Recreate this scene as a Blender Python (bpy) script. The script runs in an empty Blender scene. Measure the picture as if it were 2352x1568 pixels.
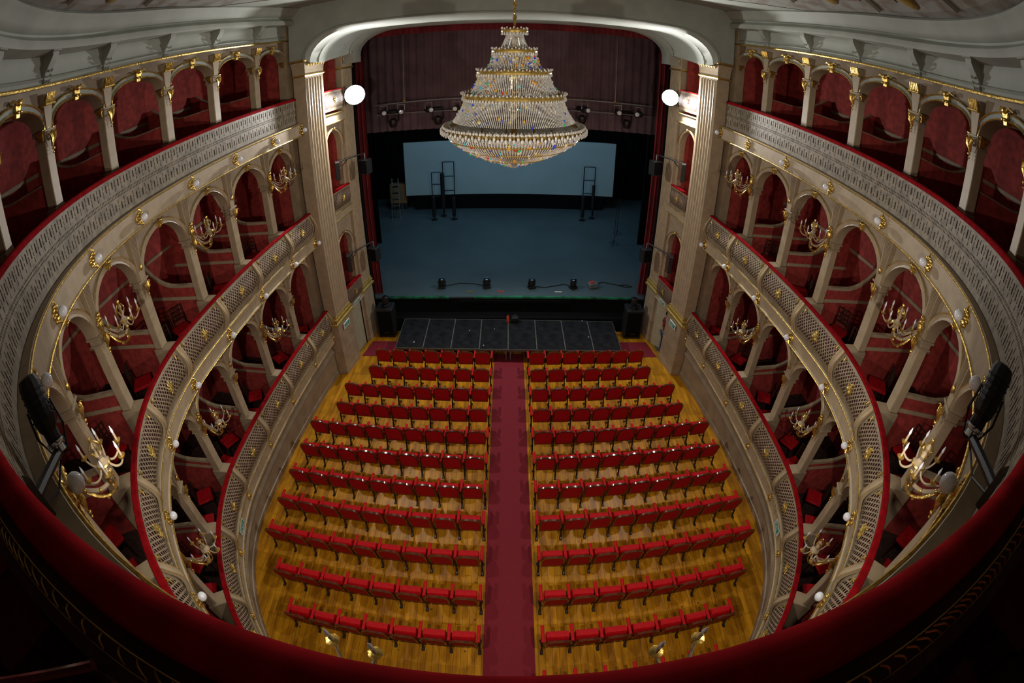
import bpy, math, random
from math import sin, cos, pi, sqrt, atan2, radians
from mathutils import Matrix, Vector
random.seed(7)
SC = bpy.context.scene
COL = SC.collection
Z0 = 10.3            # camera height above the front of the stalls floor

# ---------------------------------------------------------------- camera
PT, RO, YA = radians(34.1596), radians(-0.528), radians(0.5403)
def cam_dir(x, y, z):
    c, s = cos(RO), sin(RO); X = x*c + z*s; Z = -x*s + z*c; Y = y
    c, s = cos(PT), sin(PT); Y2 = Y*c + Z*s; Z2 = -Y*s + Z*c
    c, s = cos(YA), sin(YA); return Vector((X*c + Y2*s, -X*s + Y2*c, Z2))
cam_data = bpy.data.cameras.new('camera'); cam = bpy.data.objects.new('camera', cam_data); COL.objects.link(cam)
r_, f_, u_ = cam_dir(1, 0, 0), cam_dir(0, 1, 0), cam_dir(0, 0, 1)
M = Matrix.Identity(4)
for i in range(3):
    M[i][0] = r_[i]; M[i][1] = u_[i]; M[i][2] = -f_[i]
M[0][3], M[1][3], M[2][3] = -0.0483, 0.0, Z0
cam.matrix_world = M
cam_data.type = 'PANO'; cam_data.sensor_width = 36; cam_data.sensor_height = 24; cam_data.clip_start = 0.02; cam_data.clip_end = 200
SC.camera = cam
SC.render.engine = 'CYCLES'
q = 36/2.352
for holder in (cam_data, getattr(cam_data, 'cycles', None)):
    try:
        holder.panorama_type = 'FISHEYE_LENS_POLYNOMIAL'
        holder.fisheye_fov = radians(220)
        holder.fisheye_polynomial_k0 = 0.0
        holder.fisheye_polynomial_k1 = -0.88438135/q
        holder.fisheye_polynomial_k2 = 0.0
        holder.fisheye_polynomial_k3 = -0.05195596/q**3
        holder.fisheye_polynomial_k4 = 0.0
    except Exception:
        pass
# ---------------------------------------------------------------- world, lights, exposure
W = bpy.data.worlds.new('world'); SC.world = W; W.use_nodes = True
W.node_tree.nodes['Background'].inputs[0].default_value = (0.30, 0.36, 0.42, 1)
W.node_tree.nodes['Background'].inputs[1].default_value = 0.02
SC.view_settings.view_transform = 'Standard'; SC.view_settings.look = 'None'
SC.view_settings.gamma = 1.0; SC.view_settings.exposure = -0.38; SC.view_settings.use_curve_mapping = False
SC.cycles.max_bounces = 6; SC.cycles.diffuse_bounces = 4; SC.cycles.glossy_bounces = 3
SC.cycles.transmission_bounces = 4; SC.cycles.transparent_max_bounces = 8
SC.cycles.caustics_reflective = False; SC.cycles.caustics_refractive = False
SC.cycles.sample_clamp_indirect = 4.0
FLOOD = [(-4.95, 15.35, Z0-1.02), (5.05, 15.35, Z0-1.04)]
def light(name, kind, loc, energy, color, target=None, **kw):
    L = bpy.data.lights.new(name, kind); L.energy = energy; L.color = color
    for k, v in kw.items(): setattr(L, k, v)
    o = bpy.data.objects.new(name, L); COL.objects.link(o); o.location = loc
    if target is not None:
        d = Vector(target) - Vector(loc); o.rotation_euler = d.to_track_quat('-Z', 'Y').to_euler()
    return o
for x, y, z in FLOOD:
    sx = 1 if x > 0 else -1
    light('flood_light', 'SPOT', (x - .12*sx, y-.22, z), 1500, (1.0, 0.98, 0.94), target=(-2.0*sx, 2, Z0-5.5), spot_size=radians(165), spot_blend=0.5, shadow_soft_size=0.14)
# work light over the stage and light coming out of the lit dome
light('stage_work_light', 'AREA', (0, 21.5, Z0+0.5), 330, (0.42, 0.72, 1.0), target=(0, 21.5, 0), shape='RECTANGLE', size=9, size_y=3)

# light thrown by the two profile spotlights hung out from the top tier front
for sx in (-1, 1):
    light('profile_light', 'SPOT', (sx*2.47, 1.20, Z0-1.52), 760, (1.0, 0.90, 0.77), target=(sx*.6, 7.5, Z0-5.0), spot_size=radians(158), spot_blend=0.75, shadow_soft_size=0.07)

# ---------------------------------------------------------------- materials
def srgb(r, g, b):
    f = lambda c: (c/255/12.92) if c/255 <= .04045 else ((c/255+.055)/1.055)**2.4
    return (f(r), f(g), f(b), 1)
def mat(name, col, rough=.6, metal=0., var=.12, scale=6., bump=0., col2=None, spec=None, emit=None, trans=0.):
    m = bpy.data.materials.new(name); m.use_nodes = True; nt = m.node_tree; b = nt.nodes['Principled BSDF']
    b.inputs['Roughness'].default_value = rough; b.inputs['Metallic'].default_value = metal
    if spec is not None: b.inputs['Specular IOR Level'].default_value = spec
    if trans: b.inputs['Transmission Weight'].default_value = trans
    tc = nt.nodes.new('ShaderNodeTexCoord'); n = nt.nodes.new('ShaderNodeTexNoise'); n.inputs['Scale'].default_value = scale
    n.inputs['Detail'].default_value = 4
    nt.links.new(tc.outputs['Object'], n.inputs['Vector'])
    mx = nt.nodes.new('ShaderNodeMix'); mx.data_type = 'RGBA'
    c2 = col2 or tuple(c*(1-var*2.2) for c in col[:3]) + (1,)
    mx.inputs['A'].default_value = c2; mx.inputs['B'].default_value = tuple(min(1, c*(1+var*.6)) for c in col[:3]) + (1,)
    mr = nt.nodes.new('ShaderNodeMapRange'); mr.inputs['From Min'].default_value = .35; mr.inputs['From Max'].default_value = .65
    nt.links.new(n.outputs['Fac'], mr.inputs['Value']); nt.links.new(mr.outputs['Result'], mx.inputs['Factor'])
    nt.links.new(mx.outputs['Result'], b.inputs['Base Color'])
    if bump:
        bp = nt.nodes.new('ShaderNodeBump'); bp.inputs['Strength'].default_value = bump; bp.inputs['Distance'].default_value = .02
        nt.links.new(n.outputs['Fac'], bp.inputs['Height']); nt.links.new(bp.outputs['Normal'], b.inputs['Normal'])
    if emit: b.inputs['Emission Color'].default_value = emit[0]; b.inputs['Emission Strength'].default_value = emit[1]
    return m
CREAM = mat('cream_plaster', (.385, .295, .19, 1), .55, var=.08, scale=3)
CREAM2 = mat('cream_paint', (.43, .335, .218, 1), .5, var=.06, scale=5)
TAN = mat('lattice_paint', (.33, .26, .165, 1), .55, var=.12, scale=9)
FRET = mat('fretwork_paint', (.25, .20, .135, 1), .6, var=.2, scale=7)
WHITE = mat('grey_white_plaster', (.33, .35, .305, 1), .7, var=.06, scale=1.5)
DADO = mat('dado_paint', (.30, .225, .148, 1), .55, var=.10, scale=2.5)
GOLD = mat('gilding', (.78, .52, .13, 1), .32, metal=.85, var=.18, scale=22, bump=.35)
GOLDP = mat('gold_paint', (.60, .41, .10, 1), .38, metal=.5, var=.15, scale=14)
DAMASK = mat('red_damask', (.40, .046, .038, 1), .75, var=.16, scale=7)
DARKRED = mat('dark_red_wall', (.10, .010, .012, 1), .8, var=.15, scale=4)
VELVET = mat('red_velvet', (.30, .006, .010, 1), .95, var=.12, scale=9, spec=.05)
SEATRED = mat('seat_red_fabric', (.46, .005, .011, 1), .7, var=.08, scale=10, spec=.2)
PADRED = mat('seat_red_padding', (.54, .006, .011, 1), .7, var=.08, scale=12, spec=.2)
WOOD = mat('mahogany', (.13, .030, .012, 1), .18, var=.25, scale=14, spec=.7)
DWOOD = mat('dark_wood', (.035, .016, .010, 1), .4, var=.2, scale=12)
IRON = mat('black_iron', (.022, .014, .012, 1), .4, var=.1)
BLACK = mat('black_paint', (.012, .012, .014, 1), .55, var=.15, scale=5)
MASK = mat('black_masking', (.007, .007, .008, 1), .9, var=.1, spec=.1)
CHROME = mat('chrome', (.75, .78, .82, 1), .15, metal=1, var=.03)
STEEL = mat('galvanised_steel', (.38, .40, .42, 1), .4, metal=.7, var=.1)
GLOBE = mat('opal_glass', (.88, .91, .98, 1), .12, var=.01, spec=.8)
CANDLE = mat('clear_bulb', (.75, .80, .88, 1), .06, var=.02, spec=1.0)
SCREEN = mat('pale_projection_cloth', (.42, .62, .66, 1), .85, var=.03, scale=.6)
STAGEF = mat('stage_floor_boards', (.085, .125, .135, 1), .5, var=.08, scale=.5)
CURTAIN = mat('red_house_curtain', (.20, .012, .018, 1), .85, var=.15, scale=2)
BORDER = mat('plum_border_cloth', (.17, .11, .135, 1), .9, var=.1, scale=2)
GREEN = mat('green_light_paint', (.02, .20, .09, 1), .6, var=.35, scale=3)  # green light on the stage edge, put into this colour
DOORM = mat('door_paint', (.44, .40, .27, 1), .5, var=.05)
SIGNW = mat('sign_white', (.75, .8, .78, 1), .5, var=.01)
SIGNG = mat('sign_green', (.01, .27, .16, 1), .5, var=.02)
CRYSTAL = mat('cut_crystal', (.92, .88, .82, 1), .14, var=.2, scale=40, spec=1.0)
CRYS_DK = mat('smoky_crystal', (.62, .58, .52, 1), .2, var=.25, scale=40, spec=1.0)
SKIN = mat('skin', (.50, .26, .17, 1), .55, var=.05)
MAROON = mat('maroon_shirt', (.16, .012, .03, 1), .8, var=.08)
JEANS = mat('blue_jeans', (.03, .06, .12, 1), .8, var=.1)
HAIR = mat('dark_hair', (.02, .012, .008, 1), .6, var=.1)
CARD = mat('brown_board', (.30, .20, .09, 1), .7, var=.1)
ORANGE = mat('orange_plastic', (.75, .07, .02, 1), .5, var=.05)
LAMPF = mat('lamp_face', (1, 1, 1, 1), .3, var=0, emit=((.86, .93, 1, 1), 28))

def plank_mat(name, base, dark, pw, pl, rough, ang=0.):
    m = bpy.data.materials.new(name); m.use_nodes = True; nt = m.node_tree; b = nt.nodes['Principled BSDF']
    tc = nt.nodes.new('ShaderNodeTexCoord'); mp = nt.nodes.new('ShaderNodeMapping'); mp.inputs['Rotation'].default_value[2] = ang
    br = nt.nodes.new('ShaderNodeTexBrick'); br.inputs['Scale'].default_value = 1; br.inputs['Brick Width'].default_value = pl
    br.inputs['Row Height'].default_value = pw; br.inputs['Mortar Size'].default_value = .004
    br.inputs['Color1'].default_value = base; br.inputs['Color2'].default_value = tuple(c*.72 for c in base[:3]) + (1,)
    br.inputs['Mortar'].default_value = dark
    nt.links.new(tc.outputs['Object'], mp.inputs['Vector']); nt.links.new(mp.outputs['Vector'], br.inputs['Vector'])
    n = nt.nodes.new('ShaderNodeTexNoise'); n.inputs['Scale'].default_value = 1.2; n.inputs['Detail'].default_value = 6
    st = nt.nodes.new('ShaderNodeMapping'); st.inputs['Scale'].default_value = (6, .9, 1)
    nt.links.new(tc.outputs['Object'], st.inputs['Vector']); nt.links.new(st.outputs['Vector'], n.inputs['Vector'])
    mr = nt.nodes.new('ShaderNodeMapRange'); mr.inputs['From Min'].default_value = .38; mr.inputs['From Max'].default_value = .68
    nt.links.new(n.outputs['Fac'], mr.inputs['Value'])
    mx = nt.nodes.new('ShaderNodeMix'); mx.data_type = 'RGBA'; mx.blend_type = 'MULTIPLY'
    nt.links.new(br.outputs['Color'], mx.inputs['A']); mx.inputs['B'].default_value = (.55, .45, .35, 1)
    nt.links.new(mr.outputs['Result'], mx.inputs['Factor'])
    # knots and scuffs
    v = nt.nodes.new('ShaderNodeTexVoronoi'); v.inputs['Scale'].default_value = 2.6; nt.links.new(tc.outputs['Object'], v.inputs['Vector'])
    lt = nt.nodes.new('ShaderNodeMath'); lt.operation = 'LESS_THAN'; lt.inputs[1].default_value = .07; nt.links.new(v.outputs['Distance'], lt.inputs[0])
    m2 = nt.nodes.new('ShaderNodeMix'); m2.data_type = 'RGBA'; nt.links.new(lt.outputs[0], m2.inputs['Factor'])
    nt.links.new(mx.outputs['Result'], m2.inputs['A']); m2.inputs['B'].default_value = tuple(c*.22 for c in base[:3]) + (1,)
    nt.links.new(m2.outputs['Result'], b.inputs['Base Color'])
    b.inputs['Roughness'].default_value = rough; b.inputs['Specular IOR Level'].default_value = .25
    return m
PINE = plank_mat('varnished_pine_boards', (.62, .28, .008, 1), (.16, .07, .01, 1), .14, 2.6, .42, pi/2)
CARPET = mat('crimson_carpet', (.21, .006, .018, 1), .9, var=.12, scale=60)
BOXCARPET = mat('box_floor_carpet', (.045, .018, .012, 1), .9, var=.3, scale=18)
def paint_mat():
    m = bpy.data.materials.new('painted_ceiling'); m.use_nodes = True; nt = m.node_tree; b = nt.nodes['Principled BSDF']
    tc = nt.nodes.new('ShaderNodeTexCoord'); n = nt.nodes.new('ShaderNodeTexNoise'); n.inputs['Scale'].default_value = 2.5; n.inputs['Detail'].default_value = 8
    nt.links.new(tc.outputs['Object'], n.inputs['Vector'])
    cr = nt.nodes.new('ShaderNodeValToRGB'); e = cr.color_ramp.elements
    e[0].position = .36; e[0].color = (.20, .165, .13, 1); e[1].position = .54; e[1].color = (.30, .30, .27, 1)
    nt.links.new(n.outputs['Fac'], cr.inputs['Fac']); nt.links.new(cr.outputs['Color'], b.inputs['Base Color']); b.inputs['Roughness'].default_value = .8
    return m
PAINT = paint_mat()

# ---------------------------------------------------------------- mesh helpers
class MB:
    def __init__(s): s.v = []; s.f = []; s.mi = []; s.m = 0; s.T = None
    def add(s, vs, fs):
        n = len(s.v); s.v += [tuple(s.T(*p)) if s.T else tuple(p) for p in vs]
        s.f += [tuple(n+i for i in f) for f in fs]; s.mi += [s.m]*len(fs)
    def box(s, x0, x1, y0, y1, z0, z1):
        s.add([(x0,y0,z0),(x1,y0,z0),(x1,y1,z0),(x0,y1,z0),(x0,y0,z1),(x1,y0,z1),(x1,y1,z1),(x0,y1,z1)],
              [(0,3,2,1),(4,5,6,7),(0,1,5,4),(1,2,6,5),(2,3,7,6),(3,0,4,7)])
    def cbox(s, x0, x1, y0, y1, z0, z1, c=.01):
        P = []
        for z, k in ((z0, c), (z0+c, 0), (z1-c, 0), (z1, c)):
            P.append([(x0+c+k*0, y0+k, z), (x1-c, y0+k, z), (x1-k, y0+c, z), (x1-k, y1-c, z), (x1-c, y1-k, z), (x0+c, y1-k, z), (x0+k, y1-c, z), (x0+k, y0+c, z)])
        s.loft(P, closed=True, caps=True)
    def loft(s, rings, closed=True, caps=False):
        n = len(rings[0]); vs = [p for r in rings for p in r]; fs = []
        for i in range(len(rings)-1):
            for j in range(n if closed else n-1):
                k = (j+1) % n; fs.append((i*n+j, i*n+k, (i+1)*n+k, (i+1)*n+j))
        if caps: fs.append(tuple(range(n-1, -1, -1))); fs.append(tuple((len(rings)-1)*n+j for j in range(n)))
        s.add(vs, fs)
    def lathe(s, prof, seg=16, c=(0, 0, 0), caps=True, axis='z'):
        R = []
        for r, z in prof:
            ring = []
            for i in range(seg):
                a = 2*pi*i/seg; x, y = r*cos(a), r*sin(a)
                ring.append((c[0]+x, c[1]+y, c[2]+z) if axis == 'z' else ((c[0]+x, c[1]+z, c[2]+y) if axis == 'y' else (c[0]+z, c[1]+x, c[2]+y)))
            R.append(ring)
        s.loft(R, True, caps)
    def curve(s, pts, r, seg=6, n=4):
        P = [Vector(p) for p in pts]; rr = list(r) if isinstance(r, (list, tuple)) else [r]*len(P); Q = []; S_ = []
        for i in range(len(P)-1):
            a, b, c, d = P[max(i-1, 0)], P[i], P[i+1], P[min(i+2, len(P)-1)]
            for j in range(n):
                t = j/n; Q.append(.5*((2*b)+(c-a)*t+(2*a-5*b+4*c-d)*t*t+(3*b-a-3*c+d)*t**3)); S_.append(rr[i]*(1-t)+rr[i+1]*t)
        Q.append(P[-1]); S_.append(rr[-1]); s.tube(Q, S_, seg)
    def tube(s, pts, r, seg=6, caps=True):
        pts = [Vector(p) for p in pts]; R = []; up = Vector((0, 0, 1))
        for i, p in enumerate(pts):
            t = (pts[min(i+1, len(pts)-1)] - pts[max(i-1, 0)]).normalized()
            a = up.cross(t) if abs(t.z) < .97 else Vector((1, 0, 0)).cross(t)
            a.normalize(); b = t.cross(a); rr = r[i] if isinstance(r, (list, tuple)) else r
            R.append([tuple(p + a*rr*cos(2*pi*k/seg) + b*rr*sin(2*pi*k/seg)) for k in range(seg)])
        s.loft(R, True, caps)
    def ball(s, c, r, seg=10, sz=1.):
        s.lathe([(max(1e-4, r*sin(pi*i/6)), -r*sz*cos(pi*i/6)) for i in range(7)], seg, c, True)
    def build(s, name, mats, parent=None, smooth=False, loc=None, rotz=0):
        me = bpy.data.meshes.new(name); me.from_pydata(s.v, [], s.f)
        for m in (mats if isinstance(mats, (list, tuple)) else [mats]): me.materials.append(m)
        if isinstance(mats, (list, tuple)): me.polygons.foreach_set('material_index', s.mi)
        if smooth: me.polygons.foreach_set('use_smooth', [True]*len(me.polygons)); me.set_sharp_from_angle(angle=radians(38))
        me.update(); return link(name, me, parent, loc, rotz)
def link(name, me, parent=None, loc=None, rotz=0):
    o = bpy.data.objects.new(name, me); COL.objects.link(o)
    if parent is not None: o.parent = parent
    if loc is not None: o.location = loc
    if rotz: o.rotation_euler = (0, 0, rotz)
    return o
def tag(o, label=None, cat=None, group=None, kind=None):
    for k, v in (('label', label), ('category', cat), ('group', group), ('kind', kind)):
        if v: o[k] = v
    return o
def thing(name, label, cat, loc=(0, 0, 0), rotz=0, group=None):
    return tag(link(name, None, None, loc, rotz), label, cat, group, 'thing')
def struct(name, mb, m, smooth=False): return tag(mb.build(name, m, smooth=smooth), kind='structure')
KIDS = {}
def remember(root):
    KIDS[root.name] = [(c, [g for g in c.children]) for c in root.children]
def dup(root, loc, rotz, label, group=None):
    r = root.copy(); COL.objects.link(r); r.location = loc; r.rotation_euler = (0, 0, rotz); r['label'] = label
    if group: r['group'] = group
    for ch, gs in KIDS[root.name]:
        c = ch.copy(); COL.objects.link(c); c.parent = r
        for g in gs:
            d = g.copy(); COL.objects.link(d); d.parent = c
    return r
ORD = ['first', 'second', 'third', 'fourth', 'fifth', 'sixth', 'seventh', 'eighth', 'ninth', 'tenth', 'eleventh', 'twelfth']
NUM = ['one', 'two', 'three', 'four', 'five', 'six', 'seven', 'eight', 'nine', 'ten', 'eleven', 'twelve']

# ---------------------------------------------------------------- the horseshoe plan: s = arc length from the rear centre, d = outward offset
R0, CY, KK = 6.38, 6.6, .0100
L1 = R0*pi/2
def plan(s, d=0.):
    sg = 1 if s >= 0 else -1; s = abs(s)
    if s <= L1:
        a = s/R0; x = R0*sin(a); y = CY - R0*cos(a); nx, ny = sin(a), -cos(a)
    else:
        t = s-L1; y = CY + t*(1-(2*KK*t)**2/6); x = R0 - KK*(y-CY)**2; g = 2*KK*(y-CY); l = sqrt(1+g*g); nx, ny = 1/l, g/l
    return sg*(x+nx*d), y+ny*d, sg*nx, ny
def P3(s, d, z):
    x, y, _, _ = plan(s, d); return (x, y, z)
def frame(s, d, z):          # position and turn of an object whose local -Y looks into the hall
    x, y, nx, ny = plan(s, d); return (x, y, z), atan2(-nx, ny)
def srange(a, b, step=.3):
    n = max(1, int(math.ceil(abs(b-a)/step))); return [a+(b-a)*i/n for i in range(n+1)]
def sweep(mb, s0, s1, prof, step=.3, closed=True, caps=True):
    """prof: list of (d, z) swept along the plan"""
    rings = [[P3(s, d, z) for d, z in prof] for s in srange(s0, s1, step)]
    mb.loft(rings, closed, caps)
def sweep_tube(mb, s0, s1, d, z, r, seg=6, step=.3):
    mb.loft([[P3(s, d+r*cos(2*pi*k/seg), z+r*sin(2*pi*k/seg)) for k in range(seg)] for s in srange(s0, s1, step)], True, True)
SK = [1.02, 2.76, 4.46, 6.12, 7.84, 9.55, 11.35, 13.12, 14.92, 16.45]
SEND = 16.44
def floor_z(y): return Z0 - (9.66 + (y-3.5)*.055)
TIER = {1: dict(rail=-7.65, bt=-8.48, bb=-8.86, fl=-8.60, top=-5.40, imp=-6.32, open=-5.66, nm='lowest'),
        2: dict(rail=-4.27, bt=-5.03, bb=-5.40, fl=-5.20, top=-1.88, imp=-2.84, open=-2.17, nm='middle'),
        3: dict(rail=-.70, bt=-1.48, bb=-1.88, fl=-1.72, top=1.09, imp=.44, open=.80, nm='top')}
for t in TIER.values():
    for k in ('rail', 'bt', 'bb', 'fl', 'top', 'imp', 'open'): t[k] += Z0
def side(s): return 'left' if s < 0 else 'right'
def bayname(k): return ORD[9-k]     # columns counted from the stage

# ---------------------------------------------------------------- shell
mb = MB()
ys = [-.2 + i*.9 for i in range(20)]
for i in range(len(ys)-1):
    y0, y1 = ys[i], ys[i+1]
    mb.add([(-7.4, y0, floor_z(y0)), (7.4, y0, floor_z(y0)), (7.4, y1, floor_z(y1)), (-7.4, y1, floor_z(y1))], [(0, 1, 2, 3)])
struct('floor', mb, PINE)
mb = MB()      # curved dado wall under the lowest boxes
sweep(mb, -SEND, SEND, [(0, -.4), (0, Z0-9.30), (-.035, Z0-9.27), (-.045, Z0-9.22), (-.02, Z0-9.17), (.02, Z0-9.15), (.03, Z0-8.9), (-.03, Z0-8.86), (.2, Z0-8.86), (.2, -.4)], .35)
struct('wall_dado', mb, DADO)
mb = MB()      # plinth course that follows the raked floor
for a, b in zip(srange(-SEND, SEND, .35)[:-1], srange(-SEND, SEND, .35)[1:]):
    ring = []
    for s in (a, b):
        y = plan(s)[1]; z = floor_z(y); ring.append([P3(s, -.03, z), P3(s, -.03, z+.16), P3(s, 0.01, z+.18), P3(s, 0.01, z)])
    mb.loft(ring, True, False)
struct('baseboard_dado', mb, DADO)
for k, t in TIER.items():
    mb = MB(); sweep(mb, -16.9, 16.9, [(.03, t['fl']), (2.9, t['fl']), (2.9, t['fl']-.12), (.03, t['fl']-.12)], .4); struct('floor_boxes', mb, BOXCARPET)
    if k > 1:
        mb = MB(); sweep(mb, -16.9, 16.9, [(.06, t['fl']-.125), (2.9, t['fl']-.125), (2.9, t['fl']-.17), (.06, t['fl']-.17)], .4); struct('ceiling_boxes', mb, CREAM)
    mb = MB(); top = t['fl']+3.28 if k < 3 else Z0+1.7
    sweep(mb, -16.9, 16.9, [(2.8, t['fl']), (2.8, top), (2.95, top), (2.95, t['fl'])], .4); struct('wall_boxes', mb, DAMASK)
    mb = MB(); sweep(mb, -16.9, 16.9, [(2.76, t['fl']+1.50), (2.76, t['fl']+1.58), (2.82, t['fl']+1.58), (2.82, t['fl']+1.50)], .4); struct('trim_boxes', mb, CREAM)
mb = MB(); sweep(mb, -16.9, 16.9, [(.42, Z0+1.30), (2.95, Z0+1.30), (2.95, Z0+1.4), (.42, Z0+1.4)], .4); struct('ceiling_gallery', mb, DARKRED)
# frieze, cornice and the ring of the ceiling
mb = MB()
prof = [(.42, 1.09), (.25, 1.09), (.25, 1.19), (.21, 1.22), (.25, 1.25), (.25, 1.40), (.22, 1.44), (.22, 1.55), (.10, 1.55), (-.04, 1.56), (-.06, 1.60), (-.06, 1.68), (-.02, 1.72), (.03, 1.77),
        (.02, 1.80), (-.05, 1.82), (-.10, 1.87), (-.15, 1.94), (-.21, 1.99), (-.25, 2.03), (-.20, 2.09), (.42, 2.2)]
sweep(mb, -17.3, 17.3, [(d, Z0+z) for d, z in prof], .3); struct('cornice_ceiling', mb, WHITE, True)
mb = MB()      # shallow painted dome inside the ring and the flat ceiling round it
N = 48
for (ra, za), (rb, zb) in zip([(6.6, 2.06), (6.0, 2.12), (5.2, 2.35), (4.2, 2.75), (2.5, 3.2), (.8, 3.4)], [(6.0, 2.12), (5.2, 2.35), (4.2, 2.75), (2.5, 3.2), (.8, 3.4), (.02, 3.42)]):
    for i in range(N):
        a, b = 2*pi*i/N, 2*pi*(i+1)/N
        mb.add([(ra*sin(a), CY+ra*cos(a), Z0+za), (ra*sin(b), CY+ra*cos(b), Z0+za), (rb*sin(b), CY+rb*cos(b), Z0+zb), (rb*sin(a), CY+rb*cos(a), Z0+zb)], [(0, 3, 2, 1)])
struct('ceiling_dome', mb, PAINT)
mb = MB()
mb.box(-9, 9, -4, 13.2, Z0+3.5, Z0+3.6)
ring = []
for i in range(N+1):
    a = 2*pi*i/N; x, y = 6.6*sin(a), CY+6.6*cos(a); q_ = max(abs(sin(a))/9.0, abs(cos(a))/ (6.6 if cos(a) > 0 else 10.)); ring.append([(x, y, Z0+2.05), (sin(a)/q_, CY+cos(a)/q_, Z0+2.05)])
mb.loft(ring, False, False)
struct('ceiling', mb, WHITE)
PANEL = mat('painted_panel', (.20, .10, .065, 1), .8, var=.35, scale=9, col2=(.27, .26, .22, 1))
mb = MB(); m2 = MB()
def dome_z(r): 
    for (ra, za), (rb, zb) in (((6.0, 2.12), (5.2, 2.35)), ((5.2, 2.35), (4.2, 2.75)), ((4.2, 2.75), (2.5, 3.2))):
        if rb <= r <= ra: return Z0 + za+(zb-za)*(ra-r)/(ra-rb) - .015
    return Z0+2.11
for i in range(16):
    a = 2*pi*i/16
    mb.tube([(r*sin(a), CY+r*cos(a), dome_z(r)) for r in (6.0, 5.2, 4.2, 2.5)], .05, 4)
    for e, w_ in ((-.105, .045), (.105, .045)):
        b0, b1 = a+pi/16+e-w_, a+pi/16+e+w_
        m2.add([(r*sin(t), CY+r*cos(t), dome_z(r)-.005) for r, t in ((5.75, b0), (5.75, b1), (5.25, b1), (5.25, b0))], [(0, 1, 2, 3)])
struct('trim_dome_ribs', mb, WHITE); struct('ceiling_painted_panels', m2, PANEL)
for i in range(16):      # gilded ovals on the painted ceiling
    a = 2*pi*(i+.5)/16
    g = MB(); g.lathe([(.001, .05), (.13, .045), (.19, .02), (.21, 0)], 16, caps=False)
    for v in range(len(g.v)):
        x, y, z = g.v[v]; g.v[v] = (x, y*1.9, -z)
    o = g.build('ceiling_medallion', GOLDP, None, True, (5.55*sin(a), CY+5.55*cos(a), Z0+2.22), -a)
    o.rotation_euler = (radians(-14), 0, -a)
    tag(o, ('gilded oval ceiling medallion, number %s from the stage, %s side' % (NUM[i] if i < 8 else NUM[15-i], 'right' if i < 8 else 'left')), 'medallion', 'gilded medallions on the painted ceiling')
# piers that close the horseshoe against the proscenium
for sg in (-1, 1):
    mb = MB(); sweep(mb, sg*16.34, sg*17.5, [(.20, Z0-8.9), (.20, Z0+1.8), (.5, Z0+1.8), (.5, Z0-8.9)], .4)
    o = struct('wall_pier', mb, CREAM)
    mb = MB(); sweep(mb, sg*16.42, sg*17.5, [(.5, Z0-8.9), (.5, Z0+1.4), (3.0, Z0+1.4), (3.0, Z0-8.9)], .4); struct('wall_pier_lining', mb, DAMASK)
# party walls between boxes
def partition(k, s, kk):
    t = TIER[k]; fl = t['fl']; top = fl+3.25 if k < 3 else Z0+1.3
    lo = (0, fl+1.15, fl+1.28, Z0-.34)[k]
    root = link('wall_partition', None); root['kind'] = 'structure'
    E = []
    for i in range(13):
        u = i/12
        d = .44 + u*2.1
        if k < 3: z = lo + (top-lo)*(1-sqrt(max(0, 1-max(0, (u-.34)/.66)**2)))
        else: z = lo + (.45*((u-.4)/.6)**2 if u > .4 else .03*(1-u/.4))
        E.append((d, z))
    E.append((2.56, top if k < 3 else E[-1][1]))
    x, y, nx, ny = plan(s); tx, ty = -ny, nx
    def pt(d, z, w): return (x+nx*d+tx*w, y+ny*d+ty*w, z)
    for w, nm, m, a0, a1 in ((.028, 'panel', DAMASK, None, None),):
        q1 = MB()
        for sgn in (1, -1):
            vs = [pt(d, fl, sgn*w) for d, _ in E] + [pt(d, z, sgn*w) for d, z in E]; n = len(E)
            q1.add(vs, [(i, i+1, n+i+1, n+i) for i in range(n-1)])
            q1.add([pt(E[-1][0], fl, sgn*w), pt(2.8, fl, sgn*w), pt(2.8, E[-1][1], sgn*w), pt(E[-1][0], E[-1][1], sgn*w)], [(0, 1, 2, 3)])
        q1.build('panel', m, root)
    q2 = MB(); w = .045; h = .05 if k < 3 else .018
    rings = [[pt(d, z-h, -w), pt(d, z+h*.3, -w), pt(d, z+h*.3, w), pt(d, z-h, w)] for d, z in E]
    q2.loft(rings, True, True); q2.build('edge_trim', CREAM2 if k < 3 else TAN, root)
    if k < 3:
        q3 = MB()
        for sgn in (1, -1):
            q3.loft([[pt(.44, fl+.92, sgn*.03), pt(.44, fl+1.0, sgn*.03), pt(.44, fl+1.0, sgn*.045), pt(.44, fl+.92, sgn*.045)],
                     [pt(2.8, fl+.92, sgn*.03), pt(2.8, fl+1.0, sgn*.03), pt(2.8, fl+1.0, sgn*.045), pt(2.8, fl+.92, sgn*.045)]], True, True)
        q3.build('dado_strip', CREAM2, root)
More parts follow.
